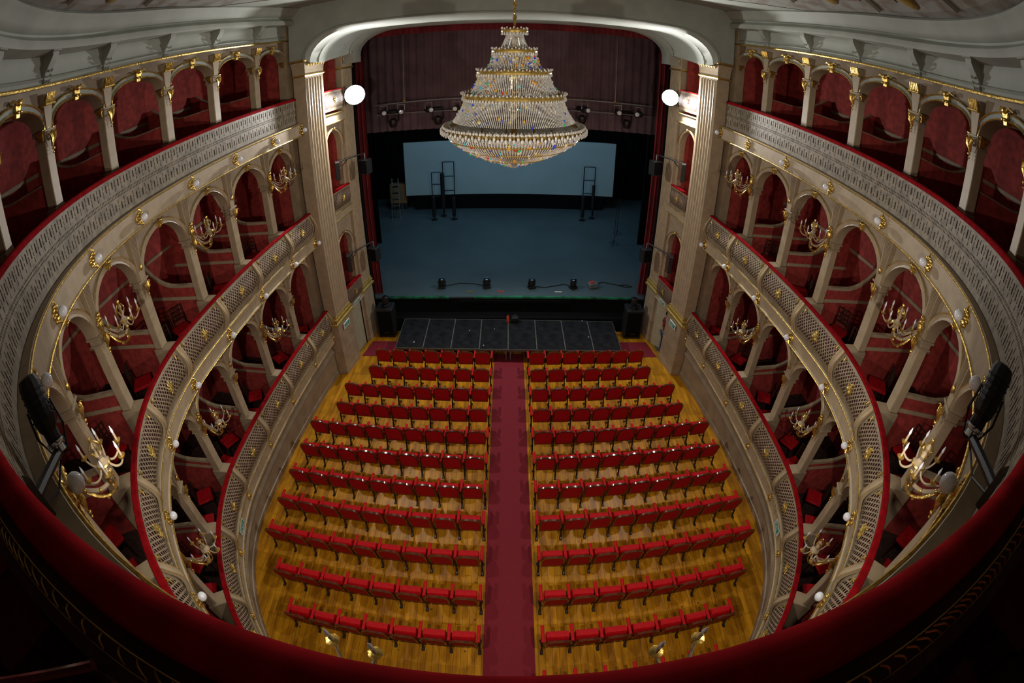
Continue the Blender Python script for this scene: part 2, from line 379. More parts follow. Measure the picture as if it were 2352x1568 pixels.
# columns
def column_proto(k):
    t = TIER[k]; z0 = 0; h = t['imp']-t['rail']; hw, dp = .115, .20
    root = thing('column', '', 'column'); f = MB()
    f.cbox(-hw, hw, 0, dp, 0, h, .012); f.build('shaft', CREAM2, root)
    f = MB(); f.cbox(-.15, .15, -.21 if k < 3 else -.0, .22, -(t['rail']-t['fl']), -.005, .01); f.build('plinth', CREAM, root)
    f = MB()
    f.cbox(-hw-.03, hw+.03, -.035, dp+.03, h-.16, h-.13, .006); f.cbox(-hw-.015, hw+.015, -.02, dp+.015, h-.13, h-.03, .006); f.cbox(-hw-.05, hw+.05, -.05, dp+.05, h-.03, h+.01, .006)
    f.build('capital', CREAM, root)
    f = MB()      # gilded leaf on the face of the capital and, above it, the tapered pilaster strip
    top = t['top']-t['rail']
    zc = h-.10
    for j in range(5):
        a = (j-2)*.5; f.tube([(0, -.05, zc-.16), (.05*sin(a)*1.3, -.10, zc-.05), (.085*sin(a)*1.3, -.09, zc+.05*cos(a)), (.10*sin(a), -.13, zc+.07*cos(a))], [.022, .024, .018, .008], 5)
    f.ball((0, -.07, zc-.2), .028, 6); f.ball((0, -.06, zc-.26), .018, 6)
    f.build('gilded_leaf', GOLD, root, True)
    f = MB()
    zt = top if k < 3 else top-.12
    f.loft([[(-.07, -.03, h+.01), (.07, -.03, h+.01), (.07, .15, h+.01), (-.07, .15, h+.01)], [(-.15, -.06, zt), (.15, -.06, zt), (.15, .15, zt), (-.15, .15, zt)]], True, True)
    if k < 3:
        for j in (-2, -1, 0, 1, 2): f.tube([(j*.026, -.045, h+.25), (j*.045, -.066, zt-.1)], .008, 4)
    f.build('pilaster_strip', CREAM, root)
    if k == 3:
        f = MB()
        for j in range(5): f.tube([(-.1+j*.05, -.07, top-.27), (-.1+j*.05, -.10, top-.20), (-.1+j*.05, -.13, top-.12)], [.022, .026, .016], 5)
        f.cbox(-.15, .15, -.12, .15, top-.30, top-.27, .005); f.build('gilded_capital', GOLD, root, True)
    else:
        f = MB(); f.ball((0, -.07, h+.24), .032, 6, 2.0); f.tube([(0, -.06, h+.26), (0, -.072, h+.34)], [.014, .004], 5); f.build('gilded_drop', GOLD, root, True)
    return root
def arch(k, s0, s1, kk, last=False):
    t = TIER[k]; top, imp, opn = t['top'], t['imp'], t['open']; b = opn-imp
    if last: who = '%s tier arch next to the proscenium pilaster, %s side' % (t['nm'], side(s0))
    else: who = '%s tier arch between %s and %s columns from stage, %s side' % (t['nm'], bayname(kk+1), bayname(kk), side(s0))
    root = thing('arch', 'cream ' + who, 'arch', group='%s tier arches' % t['nm'])
    c = (s0+s1)/2; a = abs(s1-s0)/2 - .125; n = 16; sg = 1 if s1 > s0 else -1
    pw = 2.3 if k == 3 else 2.0
    def pt(th, g=0.):
        cx = cos(th); sz = sin(th)
        ex = (abs(cx)**(2/pw))*(1 if cx >= 0 else -1); ez = abs(sz)**(2/pw)
        return c + (a+g)*ex, imp + (b+g)*ez
    D0, D1 = .30, .44
    f = MB(); A = [pt(pi*i/n) for i in range(n+1)]
    sL, sR = c-(a+.125), c+(a+.125)
    for (d, flip) in ((D0, 0), (D1, 1)):
        vs = [P3(s, d, z) for s, z in A] + [P3(s, d, top) for s, z in A]; fs = [(i, i+1, n+2+i, n+1+i) for i in range(n)]
        f.add(vs, fs)
        for e, q0 in ((sR, A[0]), (sL, A[-1])): f.add([P3(q0[0], d, q0[1]), P3(e, d, q0[1]), P3(e, d, top), P3(q0[0], d, top)], [(0, 1, 2, 3)])
    f.build('spandrel', CREAM if k < 3 else DADO, root)
    f = MB(); f.loft([[P3(s, D0-.01, z), P3(s, D1+.08, z)] for s, z in A], False, False); f.build('soffit', CREAM, root, True)
    f = MB()
    rings = []
    for i in range(n+1):
        th = pi*i/n; (p0, q0), (p1, q1) = pt(th, .005), pt(th, .11)
        rings.append([P3(p0, D0, q0), P3(p0, D0-.045, q0), P3(p0*.6+p1*.4, D0-.02, q0*.6+q1*.4), P3(p1, D0-.045, q1), P3(p1, D0, q1)])
    f.loft(rings, True, True); f.build('archivolt', CREAM2 if k < 3 else WHITE, root)
    f = MB(); rr = .008 if k < 3 else .014
    for g in ((.11,) if k < 3 else (.012, .11)): f.tube([P3(pt(pi*i/n, g)[0], D0-.05, pt(pi*i/n, g)[1]) for i in range(n+1)], rr, 4)
    f.build('gold_bead', GOLDP if k < 3 else GOLD, root, True)
    (p, r) = frame(c, D0-.06, opn+.055); f = MB(); sc = 1.0 if k < 3 else 1.35
    f.loft([[(-.035*sc, 0, -.08*sc), (.035*sc, 0, -.08*sc), (.035*sc, .08, -.08*sc), (-.035*sc, .08, -.08*sc)], [(-.06*sc, -.03, .05*sc), (.06*sc, -.03, .05*sc), (.06*sc, .08, .05*sc), (-.06*sc, .08, .05*sc)]], True, True)
    for j in (-1, 1):
        f.tube([(j*.03*sc, -.03, .05*sc), (j*.09*sc, -.03, .085*sc), (j*.16*sc, -.01, .06*sc)], [.02*sc, .018*sc, .008], 5); f.ball((j*.03*sc, -.035, -.03*sc), .02*sc, 6)
    f.ball((0, -.04, .06*sc), .035*sc, 6); f.build('keystone', GOLD, root, True, p, r)
    if k == 3:      # gilded corbels under the springing
        for e, j in ((c-a, 1), (c+a, -1)):
            (p, r) = frame(e+j*.03, D0-.02, imp+.02); f = MB()
            f.loft([[(-.05, -.03, 0), (.05, -.03, 0), (.05, .16, 0), (-.05, .16, 0)], [(-.035, -.01, -.06), (.035, -.01, -.06), (.035, .12, -.06), (-.035, .12, -.06)], [(-.015, .0, -.16), (.015, .0, -.16), (.015, .06, -.16), (-.015, .06, -.16)]], True, True)
            f.build('corbel', GOLD, root, False, p, r)
for k in (1, 2, 3):
    cp = None
    for sg in (-1, 1):
        for kk, s in enumerate(SK):
            if kk == 9 or (kk < 2 and k > 0 and (kk < 1)): continue
            lab = 'cream square column, %s from the stage along the %s tier, %s side' % (bayname(kk), TIER[k]['nm'], side(sg))
            p, r = frame(sg*s, .27, TIER[k]['rail'])
            if cp is None:
                cp = column_proto(k); remember(cp); cp.location = p; cp.rotation_euler = (0, 0, r); cp['label'] = lab; cp['group'] = '%s tier columns' % TIER[k]['nm']
            else: dup(cp, p, r, lab)
            partition(k, sg*s, kk)
            if kk < 8: arch(k, sg*s, sg*SK[kk+1], kk)
            else: arch(k, sg*s, sg*SK[9], kk, True)

# ---------------------------------------------------------------- balcony fronts
def bulge(u):      # u 0 at the rail, 1 at the cornice band
    return -.015 - .115*sin(pi*min(1, u*1.02))**1.1 * (.75+.5*u) - .04*u
def lattice_bay(root, t, s0, s1, first):
    zt, zb = t['rail']-.05, t['bt']+.01; H = zt-zb
    if s0 > s1: s0, s1 = s1, s0
    a, b = s0+.10, s1-.10
    # solid border plus an added dark sheet for the shade in the holes
    bk = MB(); us = [i/8 for i in range(9)]
    for s_ in range(6):
        sa, sb = s0+(s1-s0)*s_/6, s0+(s1-s0)*(s_+1)/6
        bk.loft([[P3(sa, bulge(u)+.05, zt-H*u) for u in us], [P3(sb, bulge(u)+.05, zt-H*u) for u in us]], False, False)
    bk.build('lattice_hole_shade', DARKRED, root)
    f = MB(); u0, u1 = .10, .78; w0, w1 = a+.03, b-.03
    def pt(s, u, off=0.): return P3(s, bulge(u)+off, zt-H*u)
    def patch(sa, sb, ua, ub, ns, nu):
        f.loft([[pt(sa+(sb-sa)*i/ns, ua+(ub-ua)*j/nu) for j in range(nu+1)] for i in range(ns+1)], False, False)
    patch(s0, s1, 0, u0, 6, 2); patch(s0, s1, u1, 1, 6, 4); patch(s0, w0, u0, u1, 1, 6); patch(w1, s1, u0, u1, 1, 6)
    pit = .098; Hm = H*(u1-u0); Lw = w1-w0; hwid = .0165
    for sgn in (1, -1):
        c0 = -Hm if sgn > 0 else 0.
        n = int((Lw+Hm)/pit)+1
        for i in range(n+1):
            base = -Hm + i*pit if sgn > 0 else i*pit
            # line s = w0 + base + sgn*v, v in 0..Hm
            va, vb = 0., Hm
            if sgn > 0: va = max(va, -base); vb = min(vb, Lw-base)
            else: va = max(va, base-Lw); vb = min(vb, base)
            if vb-va < .03: continue
            m_ = max(2, int((vb-va)/.1)+1); ring = []
            for j in range(m_+1):
                v = va+(vb-va)*j/m_; s = w0+base+sgn*v; u = u0+(u1-u0)*v/Hm
                ring.append([pt(s-hwid, u, -.004), pt(s+hwid, u, -.004)])
            f.loft(ring, False, False)
    f.build('lattice_panel', TAN, root)
    # gilded ornament at the middle and sprigs in the top corner and at the foot
    c = (s0+s1)/2; g = MB()
    for j in range(8):
        an = j*pi/4; r = .13 if j % 2 == 0 else .10
        pts = [(c+.02*cos(an), .42-.02*sin(an)*1), (c+r*.6*cos(an), .42-r*.6*sin(an)/H), (c+r*cos(an+.18), .42-r*sin(an+.18)/H)]
        g.tube([pt(p, u, -.02) for p, u in pts], [.018, .02, .008], 5)
        g.tube([pt(c+r*.75*cos(an+.3), .42-r*.75*sin(an+.3)/H, -.015), pt(c+r*1.05*cos(an+.45), .42-r*1.05*sin(an+.45)/H, -.015)], [.014, .006], 4)
    g.ball(pt(c, .42, -.02), .035, 8); g.build('gilded_ornament', GOLDP, root, True)
    for e, j in ((s0+.20, 1), (s1-.20, -1)):
        g = MB(); g.tube([pt(e, .05, -.015), pt(e, .14, -.02), pt(e+j*.03, .2, -.015)], [.012, .018, .006], 5)
        g.tube([pt(e+j*.05, .08, -.012), pt(e, .11, -.02), pt(e-j*.04, .08, -.012)], [.006, .014, .006], 5); g.build('gilded_sprig', GOLDP, root, True)
def bracket(root, t, s):
    zt, zb = t['rail']-.04, t['bt']; H = zt-zb; f = MB(); rings = []
    for i in range(11):
        u = i/10; d = bulge(u)-.045-.03*sin(pi*u); w = .062+.012*u; z = zt-H*u
        rings.append([P3(s-w, d+.05, z), P3(s-w, d, z), P3(s-w*.45, d-.006, z), P3(s-w*.35, d+.006, z), P3(s+w*.35, d+.006, z), P3(s+w*.45, d-.006, z), P3(s+w, d, z), P3(s+w, d+.05, z)])
    f.loft(rings, True, True); o = f.build('bracket', CREAM2, root)
    f = MB()
    for e in (-1, 1): f.tube([P3(s+e*.064, bulge(i/10)-.05-.03*sin(pi*i/10), zt-H*i/10) for i in range(11)], .006, 4)
    f.build('gold_edge', GOLDP, o)
def fret_bay(root, t, s0, s1):
    zt, zb = t['rail']-.05, t['bt']+.01
    if s0 > s1: s0, s1 = s1, s0
    f = MB(); L = s1-s0; D = .035; T = .025
    def bar(sa, sb, za, zb_):
        n = max(1, int(abs(sb-sa)/.3)); 
        f.loft([[P3(sa+(sb-sa)*i/n, D, za), P3(sa+(sb-sa)*i/n, D+T, za), P3(sa+(sb-sa)*i/n, D+T, zb_), P3(sa+(sb-sa)*i/n, D, zb_)] for i in range(n+1)], True, True)
    H = zt-zb
    for a, b in ((0, .10), (.40, .445), (.55, .60), (.88, 1.)): bar(s0, s1, zt-H*b, zt-H*a)
    n = int(round(L/.094)); p = L/n
    for i in range(n):
        x = s0+p*i; wide = (i % 2 == 0)
        w = .60*p if wide else .76*p
        bar(x, x+w, zt-H*.41, zt-H*.09); bar(x, x+w, zt-H*.89, zt-H*.59)
        if wide: bar(x+w, x+p, zt-H*.13, zt-H*.09); bar(x+w, x+p, zt-H*.41, zt-H*.30); bar(x+w, x+p, zt-H*.68, zt-H*.59); bar(x+w, x+p, zt-H*.89, zt-H*.86)
        else: bar(x+w, x+p, zt-H*.22, zt-H*.20); bar(x+w, x+p, zt-H*.32, zt-H*.30); bar(x+w, x+p, zt-H*.72, zt-H*.70); bar(x+w, x+p, zt-H*.80, zt-H*.78)
    m_ = n*2; p2 = L/m_
    for i in range(m_): bar(s0+p2*i, s0+p2*(i+.52), zt-H*.56, zt-H*.44); 
    bar(s0, s1, zt-H*.512, zt-H*.488)
    f.build('fretwork_panel', FRET, root)
    bk = MB(); bk.loft([[P3(s0+L*i/6, .12, zt), P3(s0+L*i/6, .12, zb)] for i in range(7)], False, False); bk.build('fretwork_hole_shade', DARKRED, root)  # dark sheet added so the piercings look shaded
for k, t in TIER.items():
    root = thing('balcony_front', ('%s tier balcony front, cream %s under a red velvet rail' % (t['nm'], 'lattice panels and brackets' if k < 3 else 'pierced fretwork')), 'balcony')
    f = MB(); s1_ = SEND
    sweep(f, -s1_, s1_, [(.06, t['rail']-.05), (-.045, t['rail']-.05), (-.06, t['rail']-.03), (-.06, t['rail']-.012), (-.045, t['rail']+.004), (.045, t['rail']+.004), (.06, t['rail']-.01)] if k < 3 else
          [(.135, t['rail']-.08), (.03, t['rail']-.08), (.018, t['rail']-.06), (.016, t['rail']-.035), (.028, t['rail']-.012), (.05, t['rail']+.0), (.10, t['rail']-.004), (.128, t['rail']-.02), (.135, t['rail']-.04)], .2)
    f.build('handrail', VELVET, root, True)
    f = MB(); bt, bb = t['bt'], t['bb']
    sweep(f, -s1_, s1_, [(.3, bt), (-.10, bt), (-.115, bt-.02), (-.085, bt-.045), (-.085, bb+.05), (-.115, bb+.025), (-.10, bb), (.3, bb)], .25)
    f.build('cornice_band', CREAM2, root)
    f = MB(); sweep_tube(f, -s1_, s1_, -.118, bt-.022, .013 if k < 3 else .016); f.build('gold_moulding', GOLD, root, True)
    f = MB(); sweep_tube(f, -s1_, s1_, -.118, bb+.022, .013 if k < 3 else .016); f.build('gold_moulding', GOLD, root, True)
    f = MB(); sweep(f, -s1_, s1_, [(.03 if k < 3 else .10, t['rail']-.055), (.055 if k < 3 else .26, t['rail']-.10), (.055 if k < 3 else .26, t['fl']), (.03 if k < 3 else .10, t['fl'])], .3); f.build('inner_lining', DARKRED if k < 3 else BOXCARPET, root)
    for sg in (-1, 1):
        for kk in range(1 if k < 3 else 0, 10):
            s0 = sg*SK[kk]; s1 = sg*(SK[kk+1] if kk < 9 else SEND)
            if kk < 9:
                (lattice_bay(root, t, s0, s1, False) if k < 3 else fret_bay(root, t, s0, s1))
            if k < 3 and kk > 0: bracket(root, t, s0)
            if k == 1:
                p, r = frame(s0, -.10, t['bt']-.19); f = MB(); f.lathe([(.001, -.03), (.03, -.028), (.04, -.01), (.075, -.02), (.085, 0)], 10, (0, 0, 0), False, 'y')
                for j in range(6): f.ball((.07*cos(j*pi/3), -.012, .07*sin(j*pi/3)*1.3), .022, 6)
                f.build('gilded_rosette', GOLD, root, True, p, r)
        if k == 3 and sg == 1: fret_bay(root, t, -SK[0], SK[0])

# ---------------------------------------------------------------- globe lamps
def lamp_proto(globe=True):
    root = thing('wall_lamp', '', 'lamp'); f = MB()
    f.lathe([(.001, -.05), (.03, -.048), (.045, -.02), (.09, -.03), (.11, 0)], 12, (0, 0, 0), False, 'y')
    for j in range(8): f.ball((.095*cos(j*pi/4), -.022, .095*sin(j*pi/4)), .028, 6, 1.)
    for j in (1, -1): f.tube([(0, -.03, j*.08), (.03, -.045, j*.13), (0, -.02, j*.17)], [.025, .022, .01], 5)
    f.build('rosette', GOLD, root, True)
    f = MB(); f.lathe([(.02, -.03), (.028, -.07)], 8, (0, 0, 0), True, 'y'); f.build('socket', GOLD, root, True)
    if globe: f = MB(); f.ball((0, -.125, 0), .072, 14); f.build('globe', GLOBE, root, True)
    remember(root); return root
lp = lamp_proto(); first = True
for k in (2, 3):
    for sg in (-1, 1):
        for kk, s in enumerate(SK):
            if kk < (1 if k == 3 else 2) and not (k == 3 and kk == 1): continue
            s_ = sg*(s if kk < 9 else 16.42); p, r = frame(s_, -.085, TIER[k]['bt']-.21)
            lab = 'white globe lamp on gilded rosette, %s from stage on %s tier band, %s side' % (bayname(kk), TIER[k]['nm'], side(sg))
            if k == 3 and sg == 1 and kk == 8:
                o = lamp_proto(False); o.location = p; o.rotation_euler = (0, 0, r); tag(o, 'gilded rosette without its globe, second from the stage on the top tier band, right side', None, 'globe lamps on the balcony bands'); continue
            if first: lp.location = p; lp.rotation_euler = (0, 0, r); tag(lp, lab, None, 'globe lamps on the balcony bands'); first = False
            else: dup(lp, p, r, lab)

# ---------------------------------------------------------------- branched wall sconces
def sconce_proto():
    root = thing('candelabra_sconce', '', 'wall light'); f = MB()
    f.curve([(0, 0, .16), (0, -.05, .10), (0, -.06, 0), (0, -.04, -.12), (0, 0, -.26)], [.03, .045, .05, .035, .012], 7)
    f.ball((0, -.07, .20), .045, 8); f.ball((0, -.05, .12), .05, 8)
    for j in (-1, 1): f.curve([(0, -.05, .06), (j*.07, -.05, .10), (j*.08, -.05, .03), (j*.04, -.05, -.02)], [.02, .02, .016, .01], 5)
    f.tube([(0, -.03, -.18), (.02, -.06, -.24), (0, -.03, -.32)], [.03, .025, .01], 6); f.build('back_plate', GOLD, root, True)
    f = MB()
    f.curve([(0, -.05, -.02), (0, -.16, -.14), (0, -.32, -.24), (0, -.48, -.22), (0, -.56, -.12), (0, -.55, -.03)], [.022, .024, .026, .024, .022, .02], 8)
    f.curve([(0, -.06, 0), (0, -.2, -.09), (0, -.34, -.16), (0, -.46, -.1)], .012, 6); o = f.build('main_arm', CREAM2, root, True)
    f = MB()
    for y, z in ((-.16, -.15), (-.33, -.25), (-.49, -.22), (-.56, -.12)): f.ball((0, y, z), .035, 7)
    f.curve([(0, -.12, -.12), (0, -.26, -.30), (0, -.42, -.36), (0, -.54, -.28), (0, -.58, -.16)], [.014, .018, .02, .018, .014], 6); f.ball((0, -.36, -.37), .022, 6, 1.6); f.ball((0, -.5, -.29), .018, 6, 1.6); f.build('gold_collar', GOLD, o, True)
    f = MB(); f.lathe([(.012, -.10), (.05, -.06), (.085, 0), (.09, .015), (.05, .03), (.025, .07), (.05, .12), (.02, .17), (.035, .22), (.01, .27)], 12, (0, -.55, 0)); f.build('bowl', CREAM2, root, True)
    f = MB(); f.lathe([(.088, -.012), (.098, .002), (.088, .018)], 12, (0, -.55, 0), False)
    for j in range(4):
        a = j*pi/2+.4; f.curve([(.04*cos(a), -.55+.04*sin(a), .12), (.07*cos(a), -.55+.07*sin(a), .2), (.03*cos(a), -.55+.03*sin(a), .27)], [.014, .014, .006], 5)
    f.ball((0, -.55, .30), .025, 6, 1.5); f.build('gilded_finial', GOLD, root, True)
    for j in range(6):
        a = radians(-90 + (j-2.5)*56); cx, cy = cos(a), sin(a); R_ = .29
        f = MB(); f.curve([(.05*cx, -.55+.05*cy, .02), (.13*cx, -.55+.13*cy, -.06), (.22*cx, -.55+.22*cy, -.05), (R_*cx, -.55+R_*cy, .02)], [.012, .013, .012, .011], 6)
        o = f.build('arm', CREAM2, root, True)
        f = MB(); f.lathe([(.014, -.005), (.038, .018), (.048, .034), (.02, .046)], 8, (R_*cx, -.55+R_*cy, .02)); f.build('drip_pan', GOLD, o, True)
        f = MB(); f.lathe([(.014, .06), (.014, .14)], 7, (R_*cx, -.55+R_*cy, 0)); f.build('candle_tube', CREAM2, o, True)
        f = MB(); f.lathe([(.006, .14), (.016, .165), (.014, .19), (.003, .235)], 7, (R_*cx, -.55+R_*cy, 0)); f.build('bulb', CANDLE, o, True)
    remember(root); return root
sp = sconce_proto(); first = True
for k, idx in ((2, (0, 2, 4, 6, 8)), (1, (3, 5, 7))):
    for sg in (-1, 1):
        for kk in idx:
            p, r = frame(sg*SK[kk], .24, TIER[k]['imp']+.10)
            lab = 'gilded branched candle sconce on the %s column from stage, %s tier, %s side' % (bayname(kk), TIER[k]['nm'], side(sg))
            if first: sp.location = p; sp.rotation_euler = (0, 0, r); tag(sp, lab, None, 'branched sconces on the columns'); first = False
            else: dup(sp, p, r, lab)

# ---------------------------------------------------------------- consoles and gilded frieze over the top arches
f = MB(); sweep_tube(f, -16.9, 16.9, .215, Z0+1.10, .028, 6); fr = f.build('gilded_frieze_moulding', GOLD, None, True); tag(fr, 'gilded moulding running along the frieze above the top tier arches', 'moulding')
cons = None
for sg in (-1, 1):
    for kk in range(2, 9):
        p, r = frame(sg*SK[kk], .25, Z0+1.10); lab = 'white scrolled console under the cornice above the %s column from stage, %s side' % (bayname(kk), side(sg))
        if cons is None:
            cons = thing('console', lab, 'console', p, r, 'consoles under the ceiling cornice'); f = MB(); rings = []
            for z, y0 in ((0, -.02), (.06, -.05), (.13, -.04), (.20, -.09), (.30, -.18), (.38, -.24), (.44, -.25)): rings.append([(-.085, y0, z), (.085, y0, z), (.10, .06, z), (-.10, .06, z)])
            f.loft(rings, True, True); f.build('scroll', WHITE, cons, True)
            f = MB(); f.cbox(-.13, .13, -.29, .05, .44, .47, .005); f.build('abacus', WHITE, cons)
            f = MB()
            for j in range(3): f.tube([(-.05, -.05-.035*j, .04+.07*j), (0, -.10-.035*j, .06+.07*j), (.05, -.05-.035*j, .04+.07*j)], .014, 5)
            f.build('carved_leaf', WHITE, cons, True); remember(cons)
        else: dup(cons, p, r, lab)

# ---------------------------------------------------------------- proscenium
SX = -1
def prosc(sg):
    sd = 'left' if sg < 0 else 'right'
    X = lambda a: sg*a
    def pier(name, lab, pts, zt, fl0):
        """pts: front-near corner, front-far, back-far, back-near of the dado (plan), shaft inset"""
        root = thing(name, lab, 'pilaster')
        c = [sum(p[0] for p in pts)/4, sum(p[1] for p in pts)/4]
        def ring(k, z): return [(X(c[0]+(p[0]-c[0])*k), c[1]+(p[1]-c[1])*k, z) for p in pts]
        f = MB(); f.loft([ring(1.05, fl0-.2), ring(1.05, fl0+.16), ring(1.02, fl0+.2), ring(1.02, fl0+.92), ring(1.05, fl0+.96), ring(1.02, fl0+1.0), ring(1.0, Z0-8.22)], True, True); f.build('dado', CREAM, root)
        f = MB(); f.loft([ring(1.05, Z0-8.24), ring(1.22, Z0-8.20), ring(1.22, Z0-8.13), ring(1.06, Z0-8.10), ring(1.12, Z0-8.04), ring(1.10, Z0-7.99), ring(.98, Z0-7.95), ring(1.02, Z0-7.90), ring(.95, Z0-7.88)], True, True); f.build('gilded_base', GOLDP, root)
        f = MB(); f.loft([ring(.93, Z0-7.9), ring(.93, zt-.5)], True, True)
        f.build('shaft', CREAM2, root)
        f = MB()      # reeding on the face towards the hall centre
        p0, p1 = Vector((X(pts[0][0]), pts[0][1])), Vector((X(pts[1][0]), pts[1][1])); cc = Vector((X(c[0]), c[1]))
        p0 = cc+(p0-cc)*.93; p1 = cc+(p1-cc)*.93; n = 6
        for i in range(n):
            q0 = p0.lerp(p1, .13+.74*i/(n-1)); 
            f.tube([(q0.x, q0.y, Z0-7.8), (q0.x, q0.y, zt-.6)], .026, 6)
        f.build('reeding', CREAM2, root)
        f = MB(); f.loft([ring(.98, zt-.52), ring(1.04, zt-.49), ring(1.04, zt-.46), ring(.95, zt-.45)], True, True); f.loft([ring(1.05, zt-.07), ring(1.18, zt-.04), ring(1.20, zt), ring(1.0, zt+.02)], True, True); f.build('gilded_capital', GOLD, root)
        f = MB(); f.loft([ring(.96, zt-.46), ring(.98, zt-.3), ring(1.04, zt-.16), ring(1.1, zt-.07)], True, True)
        f.build('capital_bell', CREAM2, root)
        f = MB()
        for i in range(7):
            q0 = p0.lerp(p1, .06+.88*i/6); f.ball((q0.x-sg*.06, q0.y, zt-.16), .035, 6, 1.4)
        qa, qb = p0.lerp(p1, .06), p0.lerp(p1, .94); f.tube([(qa.x-sg*.06, qa.y, zt-.16), (qb.x-sg*.06, qb.y, zt-.16)], .015, 5)
        f.build('gilded_leaf', GOLD, root, True)
        return root
    pier('proscenium_pilaster', 'tall fluted cream pilaster with gilded base and capital, %s side of the proscenium, audience side' % sd, [(5.64, 12.97), (5.46, 14.01), (5.98, 14.05), (6.06, 12.99)], Z0+.42, floor_z(13.3))
    pier('proscenium_pilaster', 'fluted cream pilaster with gilded base beside the stage curtain, %s side' % sd, [(5.33, 15.24), (5.19, 15.98), (5.75, 16.08), (5.80, 15.24)], Z0+.45, floor_z(15.5))
    # box bay between the two pilasters
    def bp(u, off, z):      # u 0..1 from audience pilaster to stage pilaster
        x = 5.62 + (5.40-5.62)*u + off; y = 14.03 + (15.235-14.03)*u; return (X(x), y, z)
    for k, (rail, lat, bt, bb, atop, aimp) in {1: (-7.47, -8.2, -8.2, -8.32, -5.62, -6.15), 2: (-4.02, -4.75, -4.75, -5.0, -2.05, -2.62), 3: (-.70, -1.40, -1.50, -1.80, .95, .95)}.items():
        nm = TIER[k]['nm']; rail, lat, bt, bb, atop, aimp = [Z0+v for v in (rail, lat, bt, bb, atop, aimp)]
        root = thing('proscenium_box', '%s proscenium box with red rail and %s front between two pilasters, %s side' % (nm, 'latticed' if k < 3 else 'hatched', sd), 'theatre box', group='proscenium boxes')
        f = MB(); f.loft([[bp(u, -.09, rail-.04), bp(u, -.09, rail), bp(u, .05, rail), bp(u, .05, rail-.04)] for u in (0, 1)], True, True); f.build('handrail', VELVET, root)
        f = MB(); H = rail-.04-lat
        def lp_(u, v, o=0.): return bp(u, -.03-.10*sin(pi*min(1, v*1.05))*(.7+.5*v)+o, rail-.04-H*v)
        f.loft([[lp_(u/4, v/8, .04) for v in range(9)] for u in range(5)], False, False); f.build('lattice_hole_shade', DARKRED, root)  # added dark sheet painting the gloom seen through the lattice
        f = MB(); n = 16
        for i in range(-9, n+1):
            for sgn in (1, -1):
                ring = []
                for j in range(9):
                    v = j/8; u = (i + (9*v if sgn > 0 else 9*(1-v)))/n
                    if 0 <= u <= .975: ring.append([lp_(u, v), lp_(u+.017, v)])
                if len(ring) > 1: f.loft(ring, False, False)
        f.loft([[lp_(u/4, 0, -.004) , lp_(u/4, .08, -.004)] for u in range(5)], False, False); f.loft([[lp_(u/4, .86, -.004), lp_(u/4, 1, -.004)] for u in range(5)], False, False)
        f.build('lattice_panel', TAN, root)
        g = MB()
        for j in range(8):
            a = j*pi/4; g.tube([lp_(.5, .45, -.03), lp_(.5+.09*cos(a), .45+.17*sin(a), -.03)], [.02, .01], 5)
        g.build('gilded_ornament', GOLDP, root, True)
        f = MB(); f.loft([[bp(u, -.10, bt), bp(u, -.06, bt-.03), bp(u, -.06, bb+.03), bp(u, -.10, bb), bp(u, .5, bb), bp(u, .5, bt)] for u in (0, 1)], True, True); f.build('cornice_band', CREAM2, root)
        if k > 1:
            f = MB()
            for z in (bt, bb): f.tube([bp(0, -.11, z), bp(1, -.11, z)], .016, 5)
            f.build('gold_moulding', GOLD, root, True)
        # back and side walls of the box
        f = MB(); ceil = (Z0-5.0 if k == 1 else Z0-1.8 if k == 2 else Z0+1.2)
        f.loft([[bp(.0, 1.0, bb), bp(1., 1.0, bb)], [bp(.0, 1.0, ceil), bp(1., 1.0, ceil)]], False, False)
        for u in (.05, .93): f.loft([[bp(u, .1, bb), bp(u, 1.0, bb)], [bp(u, .1, ceil), bp(u, 1.0, ceil)]], False, False)
        f.build('red_lining', DAMASK, root)
        if k < 3:
            f = MB(); f.loft([[bp(.0, .97, bt+1.25), bp(1., .97, bt+1.25)], [bp(.0, .97, bt+1.33), bp(1., .97, bt+1.33)]], False, False); f.build('dado_strip', CREAM2, root)
            f = MB(); n = 16; A = [(.5+.40*cos(pi*i/n), aimp+(atop-aimp)*sin(pi*i/n)) for i in range(n+1)]; top = ceil+.02
            for off in (.04, .2):
                f.add([bp(u, off, z) for u, z in A] + [bp(u, off, top) for u, z in A], [(i, i+1, n+2+i, n+1+i) for i in range(n)])
                for e in (-.02, 1.02):
                    q0 = .1 if e < 0 else .9
                    f.add([bp(e, off, rail), bp(q0, off, rail), bp(q0, off, top), bp(e, off, top)], [(0, 1, 2, 3)])
            f.loft([[bp(u, .04, z), bp(u, .2, z)] for u, z in [(.9, rail)] + A + [(.1, rail)]], False, False)
            f.build('arched_wall', CREAM, root)
            f = MB(); f.loft([[bp(u, .0, z), bp(u, .04, z), bp(.5+(u-.5)*1.18, .04, aimp+(z-aimp)*1.1+.0), bp(.5+(u-.5)*1.18, .0, aimp+(z-aimp)*1.1)] for u, z in A], True, True); f.build('archivolt', CREAM2, root)
            f = MB(); f.tube([bp(.5+(u-.5)*1.2, -.01, aimp+(z-aimp)*1.12) for u, z in A], .013, 4); f.ball(bp(.5, -.03, atop+.05), .05, 6); f.build('gold_bead', GOLD, root, True)
    # ground floor wall with the exit door
    w = MB(); w.loft([[bp(-.02, .02, -.4), bp(1.02, .02, -.4)], [bp(-.02, .02, floor_z(14.5)+.02), bp(1.02, .02, floor_z(14.5)+.02)]], False, False)
    w.loft([[bp(.86, .02, 0), bp(1.02, .02, 0)], [bp(.86, .02, Z0-8.3), bp(1.02, .02, Z0-8.3)]], False, False)
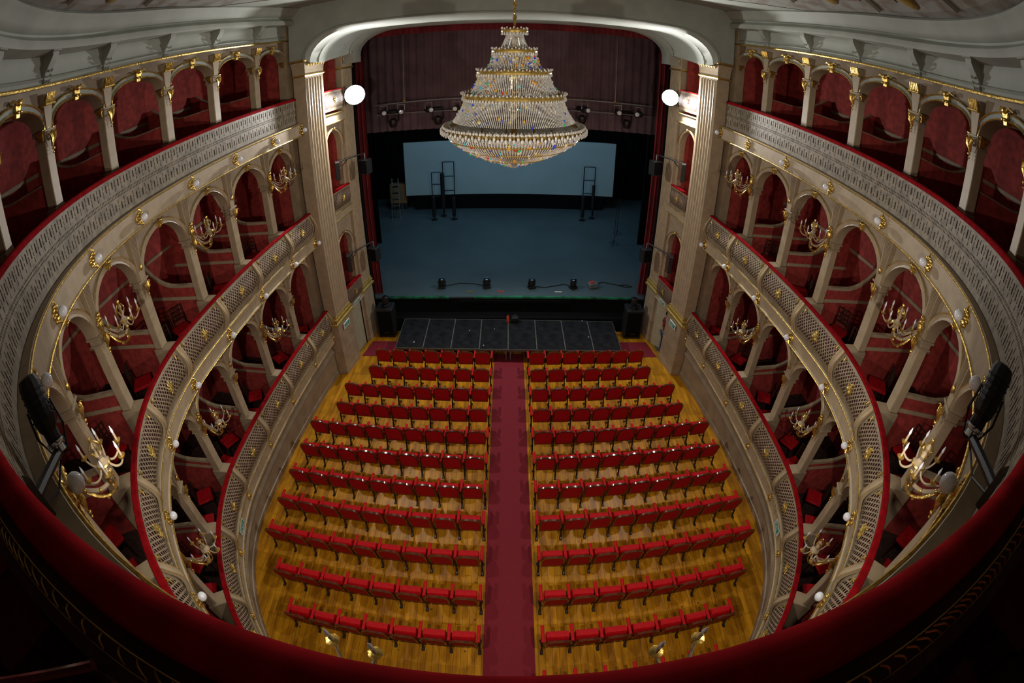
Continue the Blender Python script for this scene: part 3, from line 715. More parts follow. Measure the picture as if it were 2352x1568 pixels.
    w.loft([[bp(-.02, .02, 0), bp(.12, .02, 0)], [bp(-.02, .02, Z0-8.3), bp(.12, .02, Z0-8.3)]], False, False)
    struct('wall_side_exit', w, CREAM)
    if sg < 0:
        d = MB(); d.loft([[bp(.12, .04, .05), bp(.86, .04, .05)], [bp(.12, .04, Z0-8.34), bp(.86, .04, Z0-8.34)]], False, False); o = struct('door_1', d, DOORM)
        f = MB(); f.tube([bp(.12, .01, .0), bp(.12, .01, Z0-8.34), bp(.86, .01, Z0-8.34), bp(.86, .01, 0)], .02, 4); f.build('door_frame', DWOOD, o)
    else:
        d = MB(); a0, a1 = (5.42, 15.08), (5.92, 14.42)
        d.box(0, .80, -.02, .02, .03, 1.88); o = tag(d.build('door_2', DOORM, None, False, (a0[0], a0[1], floor_z(15)), atan2(a1[1]-a0[1], a1[0]-a0[0])), kind='structure')
        f = MB(); f.tube([(.74, -.05, 1.0), (.74, -.05, 1.1)], .012, 5); f.build('door_handle', CHROME, o)
        f = MB(); f.tube([bp(.12, .01, .0), bp(.12, .01, Z0-8.34), bp(.86, .01, Z0-8.34), bp(.86, .01, 0)], .02, 4); f.build('door_frame', DWOOD, o)
        c = MB(); c.box(6.6, 6.64, 13.4, 15.9, -.2, 2.3); c.box(5.7, 6.6, 15.85, 15.9, -.2, 2.3); c.box(5.7, 6.6, 13.9, 13.94, -.2, 2.3); struct('wall_passage', c, CREAM)
        c = MB(); c.box(5.5, 6.6, 13.9, 15.9, -.04, floor_z(14.6)+.005); struct('floor_passage', c, mat('brown_lino', (.10, .07, .05, 1), .6))
for sg in (-1, 1): prosc(sg)
def exit_sign(loc, right, upv, w, h, lab):
    right = Vector(right).normalized(); up = Vector(upv).normalized(); n = right.cross(up)
    root = thing('exit_sign', lab, 'sign', loc)
    T = lambda x, y, z: tuple(right*x + up*z + n*(-y))
    f = MB(); f.T = T; f.box(-w/2, w/2, -.012, .012, -h/2, h/2); f.build('white_plate', SIGNW, root)
    f = MB(); f.T = T; f.box(-w*.42, w*.42, -.016, -.013, -h*.34, h*.34); f.build('green_field', SIGNG, root)
    f = MB(); f.T = T; e = -.0195; y0, y1 = e, e+.003      # EXIT lettering
    u = w*.13; hh = h*.24
    def seg(x0, z0, x1, z1, t=.007):
        dx, dz = x1-x0, z1-z0; l = sqrt(dx*dx+dz*dz) or 1; px, pz = -dz/l*t, dx/l*t
        f.add([(x0+px, y0, z0+pz), (x0-px, y0, z0-pz), (x1-px, y0, z1-pz), (x1+px, y0, z1+pz)], [(0, 1, 2, 3)])
    x = -w*.34
    for a in ((0, -1, 0, 1), (0, 1, 1, 1), (0, 0, .8, 0), (0, -1, 1, -1)): seg(x+a[0]*u, a[1]*hh, x+a[2]*u, a[3]*hh)
    x += u*1.5; seg(x, -hh, x+u, hh); seg(x, hh, x+u, -hh)
    x += u*1.5; seg(x, -hh, x, hh)
    x += u*.5; seg(x, hh, x+u, hh); seg(x+u/2, hh, x+u/2, -hh)
    f.build('lettering', SIGNW, root)
for sg, sd in ((-1, 'left'), (1, 'right')):
    rt = (.0, 1, 0) if sg < 0 else (0, -1, 0)
    t_ = Vector((sg*(5.44-5.62), 1.03, 0)).normalized()*(1 if sg < 0 else -1)
    exit_sign((sg*5.50, 13.45, Z0-8.42), t_, (0, 0, 1), .42, .20, 'green and white EXIT sign under the gilded base of the %s proscenium pilaster' % sd)
    exit_sign((sg*5.43, 14.7, Z0-8.26), t_, (0, 0, 1), .42, .15, 'green EXIT sign directly over the %s side door by the stage' % sd)
    x, y, nx, ny = plan(sg*8.55, -.12); tv = Vector((-ny, nx, 0))*(-1 if sg > 0 else -1)
    if sg < 0: tv = Vector((ny, -nx, 0))
    tv = tv if (tv.x*ny*-1 + tv.y*nx)*1 != 0 else tv
    n_in = Vector((-nx, -ny, 0)); rgt = Vector((0, 0, 1)).cross(n_in)
    exit_sign((x, y, TIER[1]['bt']-.12), rgt, (0, 0, 1), .40, .20, 'green and white EXIT sign on the lowest balcony band, %s side, amid the stalls' % sd)

# arch over the stage opening
def arch_pts(hw, spring, top, rh, n=10):
    pts = [(-hw, spring)]
    for i in range(1, n+1):
        a = pi/2*i/n; pts.append((-hw+rh*(1-cos(a)), spring+(top-spring)*sin(a)))
    return pts + [(-x, z) for x, z in reversed(pts)]
A1 = arch_pts(5.66, Z0+.42, Z0+1.27, 1.35); A2 = arch_pts(5.02, Z0+.44, Z0+1.20, 1.35)
f = MB(); n = len(A1); top = Z0+2.1
f.add([(x, 12.95, z) for x, z in A1] + [(x, 12.95, top) for x, z in A1], [(i, i+1, n+i+1, n+i) for i in range(n-1)])
for sg in (-1, 1): f.add([(sg*5.66, 12.95, Z0+.40), (sg*6.1, 12.95, Z0+.40), (sg*6.1, 12.95, top), (sg*5.66, 12.95, top)], [(0, 1, 2, 3)])
pa = tag(f.build('wall_proscenium', WHITE), kind='structure')
f = MB(); f.loft([[(x, 12.95, z), (x, 12.88, z), (x*.985, 12.86, z-.05*(1 if i in range(3, n-3) else .3)), (x*.965, 12.95, z-.12), (x*.955, 13.4, z-.16), (x*.95, 13.42, z-.16), (x*.95, 13.95, z-.17)] for i, (x, z) in enumerate(A1)], False, False)
tag(f.build('proscenium_arch', WHITE, None, True), 'broad pale moulded arch framing the stage opening behind the chandelier', 'arch')
f = MB(); f.loft([[(x*.955, 13.9, z-.16), (u, 15.3, w)] for (x, z), (u, w) in zip(A1, A2)], False, False); struct('ceiling_proscenium', f, WHITE, True)
f = MB(); f.loft([[(x, 15.25, z+.10), (x, 15.2, z), (x*.985, 15.6, z-.05), (x*.98, 15.62, z-.06), (x*.98, 16.1, z-.06)] for x, z in A2], False, False); 
for sg in (-1, 1): f.box(min(sg*4.92, sg*5.3), max(sg*4.92, sg*5.3), 15.3, 16.1, Z0+.1, Z0+.5)
tag(f.build('inner_stage_arch', WHITE, None, True), 'inner pale arch set back behind the main proscenium arch', 'arch')

# ---------------------------------------------------------------- stage
ZS = Z0-9.10
f = MB(); f.box(-8.5, 8.5, 16.45, 31.5, ZS-.06, ZS); struct('floor_stage', f, STAGEF)
f = MB(); f.box(-6.2, 6.2, 16.43, 16.5, -.3, ZS-.06); struct('wall_stage_front', f, MASK)
f = MB(); f.box(-8.6, -8.5, 16.5, 31.5, ZS, Z0+5); f.box(8.5, 8.6, 16.5, 31.5, ZS, Z0+5); struct('wall_stage_sides', f, MASK)
f = MB(); f.box(-8.6, 8.6, 31.5, 31.6, ZS, Z0+5); struct('wall_stage_back', f, MASK)
f = MB(); f.box(-8.6, 8.6, 16.5, 31.6, Z0+5, Z0+5.1); struct('ceiling_stage', f, MASK)
for sg in (-1, 1):
    f = MB(); f.box(min(sg*5.2, sg*8.6), max(sg*5.2, sg*8.6), 16.1, 16.2, -.2, Z0+5); struct('wall_proscenium_back', f, MASK)
f = MB(); x = -4.95
for a, b in ((-4.95, -2.3), (-1.35, 1.1), (1.1, 2.4), (2.4, 4.95)): f.box(a, b-.03, 16.40, 16.52, ZS-.05, ZS+.012)
tag(f.build('stage_edge_strip', GREEN, None), 'strip painted for the green light along the front edge of the stage', 'strip')
f = MB(); f.box(-5.4, 5.4, 15.95, 16.42, -.05, .55); f.box(-1.9, 2.3, 16.36, 16.42, ZS-.22, ZS-.12); tag(f.build('pit_cover', MASK, None), 'black covered step between the portable platform and the stage front', 'step')
def pleats(name, x0, x1, y, z0, z1, m, lab, cat, amp=.05, per=.16, n=None):
    f = MB(); N_ = int(abs(x1-x0)/.04)+1
    f.loft([[(x0+(x1-x0)*i/N_, y+amp*sin(2*pi*(x0+(x1-x0)*i/N_)/per), z0), (x0+(x1-x0)*i/N_, y+amp*sin(2*pi*(x0+(x1-x0)*i/N_)/per), z1)] for i in range(N_+1)], False, False)
    return tag(f.build(name, m, None, True), lab, cat)
pleats('stage_curtain', -6.0, -5.0, 16.75, ZS+.02, Z0+1.5, CURTAIN, 'red stage curtain drawn open at the left edge of the stage', 'curtain')
pleats('stage_curtain', 5.05, 6.0, 16.75, ZS+.02, Z0+1.5, CURTAIN, 'red stage curtain drawn open at the right edge of the stage', 'curtain')
pleats('curtain_border', -6.4, 6.4, 18.3, Z0-2.85, Z0+2.2, BORDER, 'dark plum border cloth hanging across the top of the stage', 'curtain', .04, .3)
pleats('curtain_valance', -4.6, 4.6, 16.5, Z0+.93, Z0+1.5, CURTAIN, 'thin red valance just below the inner proscenium arch', 'curtain', .03, .2)
for sg in (-1, 1): pleats('wing_curtain', sg*6.3, sg*8.4, 22, ZS+.02, Z0+3, MASK, 'black wing curtain on the %s side of the stage' % ('left' if sg < 0 else 'right'), 'curtain')
pleats('back_curtain', -8.4, 8.4, 29.5, ZS+.02, Z0+3, MASK, 'black cloth hanging across the rear of the stage', 'curtain')
# screen on black base
scr = thing('projection_screen', 'wide pale blue screen standing at the rear of the stage', 'screen', (0, 27.1, ZS))
f = MB(); f.box(-6.0, 5.96, .02, .08, .88, 4.12); f.build('cloth', SCREEN, scr)
f = MB(); f.box(-5.5, 5.4, 0, .5, 0, .86); f.build('base', MASK, scr)
f = MB(); f.box(-6.04, 6.0, .03, .12, .84, .88); f.box(-6.04, 6.0, .03, .12, 4.12, 4.16); f.box(-6.04, -6.0, .03, .12, .88, 4.12); f.box(5.96, 6.0, .03, .12, .88, 4.12); f.build('frame', BLACK, scr)
# thin metal frames and stands in front of the screen
def ladder(x, y, w, h, lab, rungs=3):
    root = thing('metal_frame', lab, 'frame', (x, y, ZS))
    for sx in (-w/2, w/2):
        f = MB(); f.tube([(sx, 0, 0), (sx, 0, h)], .03, 6); f.build('upright', BLACK, root)
    for i in range(rungs):
        f = MB(); z = h*(1-.27*i)-.01; f.tube([(-w/2, 0, z-.1*0), (w/2, 0, z)], .025, 6); f.build('crossbar', BLACK, root)
ladder(-3.95, 25.9, .62, 2.55, 'dark metal ladder frame before the screen, shorter of the pair at left')
ladder(-3.35, 26.1, .62, 3.1, 'dark metal ladder frame before the screen, taller of the pair at left')
ladder(4.35, 26.0, .62, 2.9, 'single dark metal ladder frame before the screen at right')
def post(x, y, z0, z1, r, lab):
    root = thing('cased_post', lab, 'post', (x, y, ZS)); f = MB(); f.lathe([(r, z0), (r, z1)], 8); f.build('casing', BLACK, root)
    f = MB(); f.tube([(0, 0, 0), (0, 0, z0)], .025, 6); f.build('pole', BLACK, root); f = MB(); f.lathe([(.18, 0), (.18, .03)], 10); f.build('foot', BLACK, root)
post(-3.66, 25.8, .5, 2.5, .12, 'black cased post between the two ladder frames'); post(-4.1, 25.2, .2, 1.35, .10, 'short black post left of the ladder frames'); post(-3.0, 25.2, .2, 1.3, .10, 'short black post between ladder frames and stage middle')
post(4.55, 25.6, .6, 1.95, .09, 'black cased post beside the single ladder frame'); post(3.95, 25.2, .2, 1.4, .10, 'short black post before the single ladder frame')
def mic(x, y, h, lab):
    root = thing('microphone_stand', lab, 'stand', (x, y, ZS))
    f = MB(); f.tube([(0, 0, 0), (0, 0, h)], .014, 6); f.build('pole', BLACK, root)
    for j in range(3):
        a = j*2.1; f = MB(); f.tube([(0, 0, .25), (.3*cos(a), .3*sin(a), 0)], .012, 5); f.build('leg', BLACK, root)
mic(5.5, 23.2, 2.0, 'slim black stand on the right of the stage, nearer the screen'); mic(5.05, 21.8, 2.0, 'slim black stand on the right of the stage, nearer the audience')
# stepladder, crate and boxes at left
sl = thing('stepladder', 'aluminium stepladder standing at the left rear of the stage', 'ladder', (-6.35, 25.6, ZS))
for sx in (-.25, .25):
    f = MB(); f.tube([(sx, 0, 0), (sx*.7, .35, 2.3)], .025, 5); f.build('rail', STEEL, sl); f = MB(); f.tube([(sx, .8, 0), (sx*.7, .4, 2.3)], .02, 5); f.build('rear_leg', STEEL, sl)
for i in range(6):
    f = MB(); z = .35+.36*i; f.box(-.23+.02*i/2, .23-.02*i/2, .05+.05*i, .17+.05*i, z, z+.04); f.build('step', CHROME, sl)
f = MB(); f.cbox(-.5, .5, -.25, .25, 0, 1.2, .02); b_ = f.build('wooden_crate', CARD, None, False, (-6.55, 27.6, ZS+.35)); tag(b_, 'brown wooden board box beside the left end of the screen', 'box')
f = MB(); f.cbox(-.55, .55, -.3, .3, 0, .34, .02); tag(f.build('black_flight_case', BLACK, None, False, (-6.55, 27.6, ZS)), 'low black case carrying the brown box left of the screen', 'case')
# lighting bar with lanterns
tr = thing('lighting_bar', 'long lighting bar hung across the stage behind the arch', 'lighting bar', (0, 17.5, Z0-1.62))
f = MB(); f.tube([(-4.9, 0, -.06), (-2.5, 0, .0), (0, 0, .02), (2.5, 0, 0), (5.1, 0, -.02)], .028, 8); f.tube([(-4.9, 0, -.45), (5.1, 0, -.42)], .02, 6); f.build('pipe', STEEL, tr, True)
for x in (-3.78, 3.7):
    f = MB(); f.tube([(x, 0, 0), (x, 0, 3.4)], .012, 5); f.build('suspension_cable', STEEL, tr); f = MB(); f.ball((x, 0, .03), .06, 8); f.build('clamp', GOLDP, tr, True)
lan = None
for i, x in enumerate((-4.55, -3.9, -2.9, -1.9, 1.6, 2.6, 3.8, 4.6)):
    lab = 'black stage lantern on the lighting bar, %s from the left end' % ORD[i]
    if lan is None:
        lan = thing('stage_lantern', lab, 'stage light', (x, 17.45, Z0-1.72), .3, 'lanterns on the lighting bar')
        f = MB(); f.tube([(-.13, 0, -.22), (-.13, 0, 0), (.13, 0, 0), (.13, 0, -.22)], .014, 5); f.build('yoke', STEEL, lan)
        f = MB(); f.lathe([(.09, -.2), (.12, -.18), (.12, .1), (.09, .2)], 12, (0, .0, -.26), True, 'y'); f.build('housing', BLACK, lan, True)
        f = MB(); f.lathe([(.085, -.21), (.07, -.235), (.001, -.24)], 12, (0, 0, -.26), False, 'y'); f.build('lens', GLOBE, lan, True); remember(lan)
    else: dup(lan, (x, 17.45, Z0-1.72+.0), (-.5, .2, .6, -.2, -.4, .5, .1, -.6)[i], lab)
mv = None
for x, y, z in ((-4.35, 18.0, Z0-2.1), (-2.65, 18.0, Z0-2.1), (2.6, 18.0, Z0-2.05), (4.3, 18.0, Z0-2.1)):
    lab = 'moving head stage light hanging below the bar, %s %s' % ('outer' if abs(x) > 3 else 'inner', 'left' if x < 0 else 'right')
    if mv is None:
        mv = thing('moving_head_light', lab, 'stage light', (x, y, z), 0, 'moving heads below the lighting bar')
        f = MB(); f.cbox(-.18, .18, -.15, .15, -.02, .14, .02); f.build('base', BLACK, mv)
        f = MB(); f.tube([(-.17, 0, -.35), (-.22, 0, -.3), (-.2, 0, -.02), (.2, 0, -.02), (.22, 0, -.3), (.17, 0, -.35)], .03, 6); f.build('yoke', BLACK, mv)
        f = MB(); f.lathe([(.05, .16), (.13, .1), (.15, -.05), (.10, -.18)], 12, (0, 0, -.36)); f.build('head', IRON, mv, True)
        f = MB(); f.lathe([(.1, -.18), (.06, -.2), (.001, -.205)], 12, (0, 0, -.36), False); f.build('lens', CHROME, mv, True); remember(mv)
    else: dup(mv, (x, y, z), .4, lab)
for x in (-4.35, -2.65, 2.6, 4.3): pass
# footlights
ft = None
for i, (x, y, z) in enumerate(((-2.68, 17.2, ZS), (-.9, 17.2, ZS), (.87, 17.18, ZS), (2.52, 17.19, ZS), (-4.68, 15.75, Z0-9.08), (4.68, 15.7, Z0-9.08))):
    lab = 'black upright wash light at the stage front edge, %s from the left' % ORD[i] if i < 4 else 'black wash light standing on the %s floor loudspeaker' % ('left' if i == 4 else 'right')
    if ft is None:
        ft = thing('footlight', lab, 'stage light', (x, y, z), 0, 'wash lights at the stage front')
        f = MB(); f.cbox(-.14, .14, -.12, .12, 0, .10, .01); f.build('base', BLACK, ft)
        f = MB(); f.tube([(-.145, 0, .3), (-.145, 0, .11), (.145, 0, .11), (.145, 0, .3)], .02, 4); f.build('yoke', BLACK, ft)
        f = MB(); f.lathe([(.09, .12), (.125, .16), (.125, .38), (.12, .40)], 12); f.build('head', BLACK, ft, True)
        f = MB(); f.lathe([(.115, .402), (.07, .415), (.001, .42)], 12, caps=False); f.build('lens', CHROME, ft, True); remember(ft)
    else: dup(ft, (x, y, z), .2*i, lab)
f = MB(); f.cbox(-.2, .2, -.14, .14, 0, .22, .03); o = thing('control_box', 'small grey and red box among cables at the stage front right', 'box', (3.33, 17.3, ZS), .3); f.build('case', STEEL, o); f = MB(); f.cbox(-.14, .06, -.05, .1, .22, .25, .005); f.build('lid', ORANGE, o)
def cable(pts, lab, m=BLACK, r=.018): f = MB(); f.tube(pts, r, 5); tag(f.build('cable', m, None, True), lab, 'cable')
cable([(3.3, 17.45, ZS+.02), (3.8, 17.75, ZS+.02), (4.2, 17.6, ZS+.02), (4.7, 17.35, ZS+.02), (5.0, 17.4, ZS+.02), (4.8, 17.55, ZS+.02), (4.4, 17.5, ZS+.02)], 'looped black cable on the stage front beside the grey box')
cable([(.9, 17.3, ZS+.02), (1.4, 17.2, ZS+.02), (1.8, 17.35, ZS+.02), (2.2, 17.5, ZS+.02), (2.5, 17.3, ZS+.02)], 'black cable between the third and fourth footlights')
cable([(-2.6, 17.3, ZS+.02), (-2.0, 17.55, ZS+.02), (-1.4, 17.5, ZS+.02), (-.9, 17.3, ZS+.02)], 'black cable between the first and second footlights')
for i, (x, c_) in enumerate(((-1.55, CARD), (-.35, ORANGE), (1.9, SIGNW))):
    f = MB(); f.cbox(-.14, .14, -.03, .03, 0, .03, .004); tag(f.build('tape_strip', c_, None, False, (x, 16.85, ZS)), '%s strip of tape lying on the stage edge' % ('brown', 'orange', 'pale')[i], 'tape')
# portable platform of eight decks
pdeck = None
for i in range(8):
    x = -4.03+.995*i; lab = 'black portable stage deck before the front row, %s from the left' % ORD[i]; loc = (x, 13.90-.02*i, Z0-9.72)
    if pdeck is None:
        pdeck = thing('stage_deck', lab, 'platform', loc, 0, 'portable stage decks')
        f = MB(); f.box(.015, .98, .02, 1.94, -.05, -.006); f.build('top', mat('scuffed_black_board', (.012, .012, .014, 1), .75, var=.3, scale=4, spec=.15), pdeck)
        f = MB(); f.box(0, .995, 0, .02, -.09, 0); f.box(0, .995, 1.94, 1.96, -.09, 0); f.box(0, .015, .02, 1.94, -.09, -.001); f.box(.98, .995, .02, 1.94, -.09, -.001); f.build('edge_frame', mat('dull_aluminium', (.17, .16, .13, 1), .5, metal=.3, var=.3, scale=20), pdeck)
        for lx, ly in ((.08, .08), (.92, .08), (.08, 1.88), (.92, 1.88)):
            f = MB(); f.tube([(lx, ly, -.09), (lx, ly, -.55)], .024, 6); f.build('leg', STEEL, pdeck)
        remember(pdeck)
    else: dup(pdeck, loc, 0, lab)
for i, (x, y) in enumerate(((-3.4, 14.25), (-1.45, 15.0), (-.55, 15.1), (2.85, 14.6), (2.75, 15.7), (-.9, 14.05))):
    f = MB(); f.ball((0, 0, .02), .035, 7, .5); tag(f.build('bottle_cap', CHROME, None, True, (x, y, Z0-9.72)), 'tiny shiny scrap lying on the black platform', 'scrap', 'shiny scraps on the platform')
bag = thing('equipment_bag', 'small black bag with orange bottle on the rear edge of the platform', 'bag', (.15, 15.65, Z0-9.725)); f = MB(); f.cbox(-.1, .2, -.12, .12, 0, .26, .06); f.build('body', BLACK, bag, True); f = MB(); f.tube([(-.05, 0, .25), (.05, 0, .34), (.15, 0, .25)], .014, 5); f.build('handle', BLACK, bag)
f = MB(); f.lathe([(.045, 0), (.05, .02), (.05, .24), (.02, .28), (.02, .31)], 10); tag(f.build('orange_bottle', ORANGE, None, True, (-.06, 15.6, Z0-9.725)), 'orange bottle standing beside the black bag on the platform', 'bottle')
# floor loudspeakers
spk = None
for sg in (-1, 1):
    lab = 'tall black floor loudspeaker at the foot of the %s stage pilaster' % ('left' if sg < 0 else 'right')
    if spk is None:
        spk = thing('floor_loudspeaker', lab, 'loudspeaker', (-4.72, 15.75, floor_z(15.7)), 0, 'floor loudspeakers'); f = MB(); f.cbox(-.33, .33, -.3, .3, 0, 1.26, .03); f.build('cabinet', BLACK, spk); f = MB(); f.box(-.28, .28, -.312, -.30, .1, 1.16); f.build('grille', MASK, spk)
        f = MB(); f.box(-.1, .1, -.32, -.31, .2, .26); f.build('badge', IRON, spk); remember(spk)
    else: dup(spk, (4.72, 15.72, floor_z(15.7)), 0, lab)
# loudspeakers on brackets at the stage pilasters
for sg in (-1, 1):
    sd = 'left' if sg < 0 else 'right'
    for lv, z in (('upper', Z0-3.38), ('lower', Z0-6.62)):
        br = thing('speaker_bracket', '%s black steel speaker bracket on the %s stage pilaster' % (lv, sd), 'bracket'); f = MB(); f.tube([(sg*5.42, 14.45, z+.28), (sg*4.82, 15.55, z+.28)], .022, 6); f.build('bar', BLACK, br); f = MB(); f.tube([(sg*5.38, 14.5, z), (sg*5.2, 14.9, z+.27)], .015, 5); f.build('strut', BLACK, br)
        a = thing('hanging_loudspeaker', '%s black loudspeaker hanging beside the stage opening, %s side' % (lv, sd), 'loudspeaker', (sg*4.80, 15.52, z-.14), sg*.3); f = MB(); f.cbox(-.18, .18, -.16, .16, -.30, .22, .02); f.build('cabinet', BLACK, a); f = MB(); f.box(-.15, .15, -.172, -.16, -.26, .18); f.build('grille', MASK, a); f = MB(); f.tube([(0, 0, .22), (0, 0, .42)], .02, 5); f.build('hanger', STEEL, a)
        a = thing('flat_loudspeaker', '%s slim black loudspeaker before the proscenium box opening, %s side' % (lv, sd), 'loudspeaker', (sg*5.40, 14.42, z+.0), sg*1.2); f = MB(); f.cbox(-.14, .14, -.07, .07, -.30, .30, .01); f.build('cabinet', BLACK, a); f = MB(); f.box(-.12, .12, -.078, -.07, -.27, .27); f.build('grille', MASK, a)
# flood lamps
for sg, (x, y, z) in zip((-1, 1), FLOOD):
    sd = 'left' if sg < 0 else 'right'
    fl = thing('flood_lamp', 'dazzling white flood lamp on the %s side of the proscenium' % sd, 'stage light', (x, y, z))
    d = (Vector((0, 0, Z0)) - Vector((x, y, z))).normalized(); qn = d.to_track_quat('-Y', 'Z'); T = lambda a, b, c: tuple(qn @ Vector((a, b, c)))
    R_ = .33 if sg < 0 else .27
    f = MB(); f.T = T; f.lathe([(R_+.02, -.02), (R_+.03, .02), (R_*.8, .18), (R_*.4, .26)], 20, (0, 0, 0), True, 'y'); f.build('housing', BLACK, fl, True)
    f = MB(); f.T = T; f.lathe([(R_, -.03), (R_*.8, -.05), (.001, -.07)], 24, (0, 0, 0), False, 'y'); f.build('lamp_face', LAMPF, fl, True)
    f = MB(); f.tube([(0, .2, 0), (sg*.25, .3, 0), (sg*.45, .35, 0)], .025, 6); f.build('yoke', BLACK, fl)

# ---------------------------------------------------------------- carpet
f = MB(); w = .5
for i in range(14):
    y0, y1 = .6+i*1.0, .6+(i+1)*1.0; y1 = min(y1, 14.3)
    if y0 >= 14.3: break
    f.add([(-.53, y0, floor_z(y0)+.012), (.49, y0, floor_z(y0)+.012), (.49, y1, floor_z(y1)+.012), (-.53, y1, floor_z(y1)+.012)], [(0, 1, 2, 3)])
tag(f.build('carpet_runner', CARPET), 'crimson carpet runner down the central aisle', 'carpet')
for sg in (-1, 1):
    f = MB(); f.add([(sg*.53, 14.1, floor_z(14.1)+.008), (sg*5.42, 14.1, floor_z(14.1)+.008), (sg*5.23, 15.15, floor_z(15.15)+.008), (sg*.53, 15.15, floor_z(15.15)+.008)], [(0, 1, 2, 3)])
    tag(f.build('cross_carpet', CARPET), 'crimson carpet strip leading to the %s side door' % ('left' if sg < 0 else 'right'), 'carpet')

# ---------------------------------------------------------------- stalls seats
PITCH = .567
def seat_parts():
    out = {}
    hw = PITCH/2
    f = MB()      # mahogany frame with rounded head, leaning back (towards -y)
    pts = []
    for x, z in ((-.235, .34), (-.255, .60), (-.25, .82), (-.20, .90), (-.10, .935), (0, .945), (.10, .935), (.20, .90), (.25, .82), (.255, .60), (.235, .34)): pts.append((x, z))
    def lean(z): return .02-.22*(z-.34)
    inner = [(x*.87, .36+(z-.36)*.935) for x, z in pts]
    rings = []
    for (x, z), (xi, zi) in zip(pts, inner): rings.append([(x, lean(z)-.022, z), (x, lean(z)+.03, z), (xi, lean(zi)+.03, zi), (xi, lean(zi)-.022, zi)])
    f.loft(rings, True, True); f.add([(-.235, lean(.34)-.02, .34), (.235, lean(.34)-.02, .34), (.225, lean(.37)-.02, .375), (-.225, lean(.37)-.02, .375)], [(0, 1, 2, 3)])
    out['frame'] = f
    f = MB(); n = len(inner)
    for off, bul in ((-.016, -.012), (.03, .045)):
        c = (0, lean(.62)+off+bul, .62); vs = [(x, lean(z)+off, z) for x, z in inner] + [c]; f.add(vs, [(i, (i+1) % n, n) for i in range(n)])
    out['back_panel'] = f
    f = MB()      # tipped-up cushion
    prof = [(.035, .42), (.05, .70), (.09, .74), (.16, .73), (.20, .66), (.20, .50), (.14, .41)]
    prof = [(.07, .40), (.06, .60), (.10, .665), (.17, .68), (.24, .64), (.265, .54), (.22, .42), (.14, .38)]
    f.loft([[(x, y, z) for y, z in prof] for x in (-.215, -.20, .20, .215)], True, True); out['seat_cushion'] = f
    f = MB(); f.cbox(-hw-.034, -hw+.034, .0, .40, .585, .635, .014); out['armrest'] = f
    f = MB(); f.tube([(-hw, -.03, .012), (-hw, .02, .05), (-hw, .05, .25), (-hw, .10, .45), (-hw, .14, .59)], [.028, .026, .024, .03, .04], 6)
    f.cbox(-hw-.032, -hw+.032, -.07, .02, 0, .03, .008); f.cbox(-hw-.03, -hw+.03, .22, .30, 0, .025, .008); f.tube([(-hw, .05, .2), (-hw, .26, .02)], .02, 5); out['pedestal'] = f
    return out
SP = seat_parts()
smat = dict(frame=WOOD, back_panel=SEATRED, seat_cushion=PADRED, armrest=PADRED, pedestal=IRON)
SM = {}
for k_, f in SP.items():
    me = bpy.data.meshes.new(k_); me.from_pydata(f.v, [], f.f); me.materials.append(smat[k_])
    if k_ not in ('armrest',): me.polygons.foreach_set('use_smooth', [True]*len(me.polygons)); me.set_sharp_from_angle(angle=radians(40))
    me.update(); SM[k_] = me
ROWY = [13.13, 12.13, 11.12, 10.17, 9.24, 8.26, 7.26, 6.27, 5.26, 4.23, 3.24, 2.22]
NS = [7, 7, 8, 8, 9, 9, 9, 9, 9, 8, 7, 6]
SINK = radians(-3.15)
for ri, (ry, ns) in enumerate(zip(ROWY, NS)):
    for sg in (-1, 1):
        if ri == 11 and sg < 0: continue
        for i in range(ns):
            u = .62 + (i+.5)*PITCH; x = sg*u + (0 if sg > 0 else .02)
            curve = .018*(u-.6)**2*.35 + .012*(u-.6); y = ry + curve; sl = sg*(.012+.0126*(u-.6))
            o = thing('theatre_seat', 'red tip-up seat, %s bank, row %s from the stage, %s from the aisle' % ('left' if sg < 0 else 'right', NUM[ri], ORD[i]), 'seat', (x, y, floor_z(y)), math.atan(sl), 'stalls seats')
            for nm in ('frame', 'back_panel', 'seat_cushion', 'armrest', 'pedestal'): link(nm, SM[nm], o)
            if (sg > 0 and i == ns-1) or (sg < 0 and i == 0):
                for nm in ('armrest', 'pedestal'):
                    e = link(nm, SM[nm], o, (PITCH, 0, 0))

# ---------------------------------------------------------------- chairs in the boxes
def chair_proto():
    root = thing('box_chair', '', 'chair'); f = MB(); f.cbox(-.22, .22, -.22, .22, .42, .49, .02); f.build('seat', SEATRED, root, True)
    f = MB()
    for sx in (-.19, .19): f.tube([(sx, .20, .42), (sx, .24, .92)], .018, 5)
    for z in (.6, .7, .8, .92): f.tube([(-.19, .215+(z-.5)*.06, z), (.19, .215+(z-.5)*.06, z)], .016, 5)
    for x in (-.08, 0, .08): f.tube([(x, .22, .58), (x, .24, .92)], .012, 4)
    f.build('backrest', DWOOD, root)
    for sx in (-.19, .19):
        for sy in (-.19, .2): f = MB(); f.tube([(sx, sy, .42), (sx*1.05, sy*1.05, 0)], .018, 5); f.build('leg', DWOOD, root)
    remember(root); return root
ch = chair_proto(); first = True
for k in (1, 2):
    for sg in (-1, 1):
        for kk in range(2, 9):
            s0, s1 = SK[kk], SK[kk+1]
            for j, (u, d, rr) in enumerate(((.30, .62, .2), (.72, .85, -.5))):
                p, r = frame(sg*(s0+(s1-s0)*u), d, TIER[k]['fl']); rr = rr*(1 if (kk*7+j*3) % 2 else -1)*sg
                where = 'by proscenium' if kk == 8 else 'past %s column' % bayname(kk+1)
                lab = 'red chair in %s tier box %s, %s side, %s' % (TIER[k]['nm'], where, side(sg), 'at rail' if j == 0 else 'set back')
                if first: ch.location = p; ch.rotation_euler = (0, 0, r+rr); tag(ch, lab, None, 'chairs in the boxes'); first = False
                else: dup(ch, p, r+rr, lab)
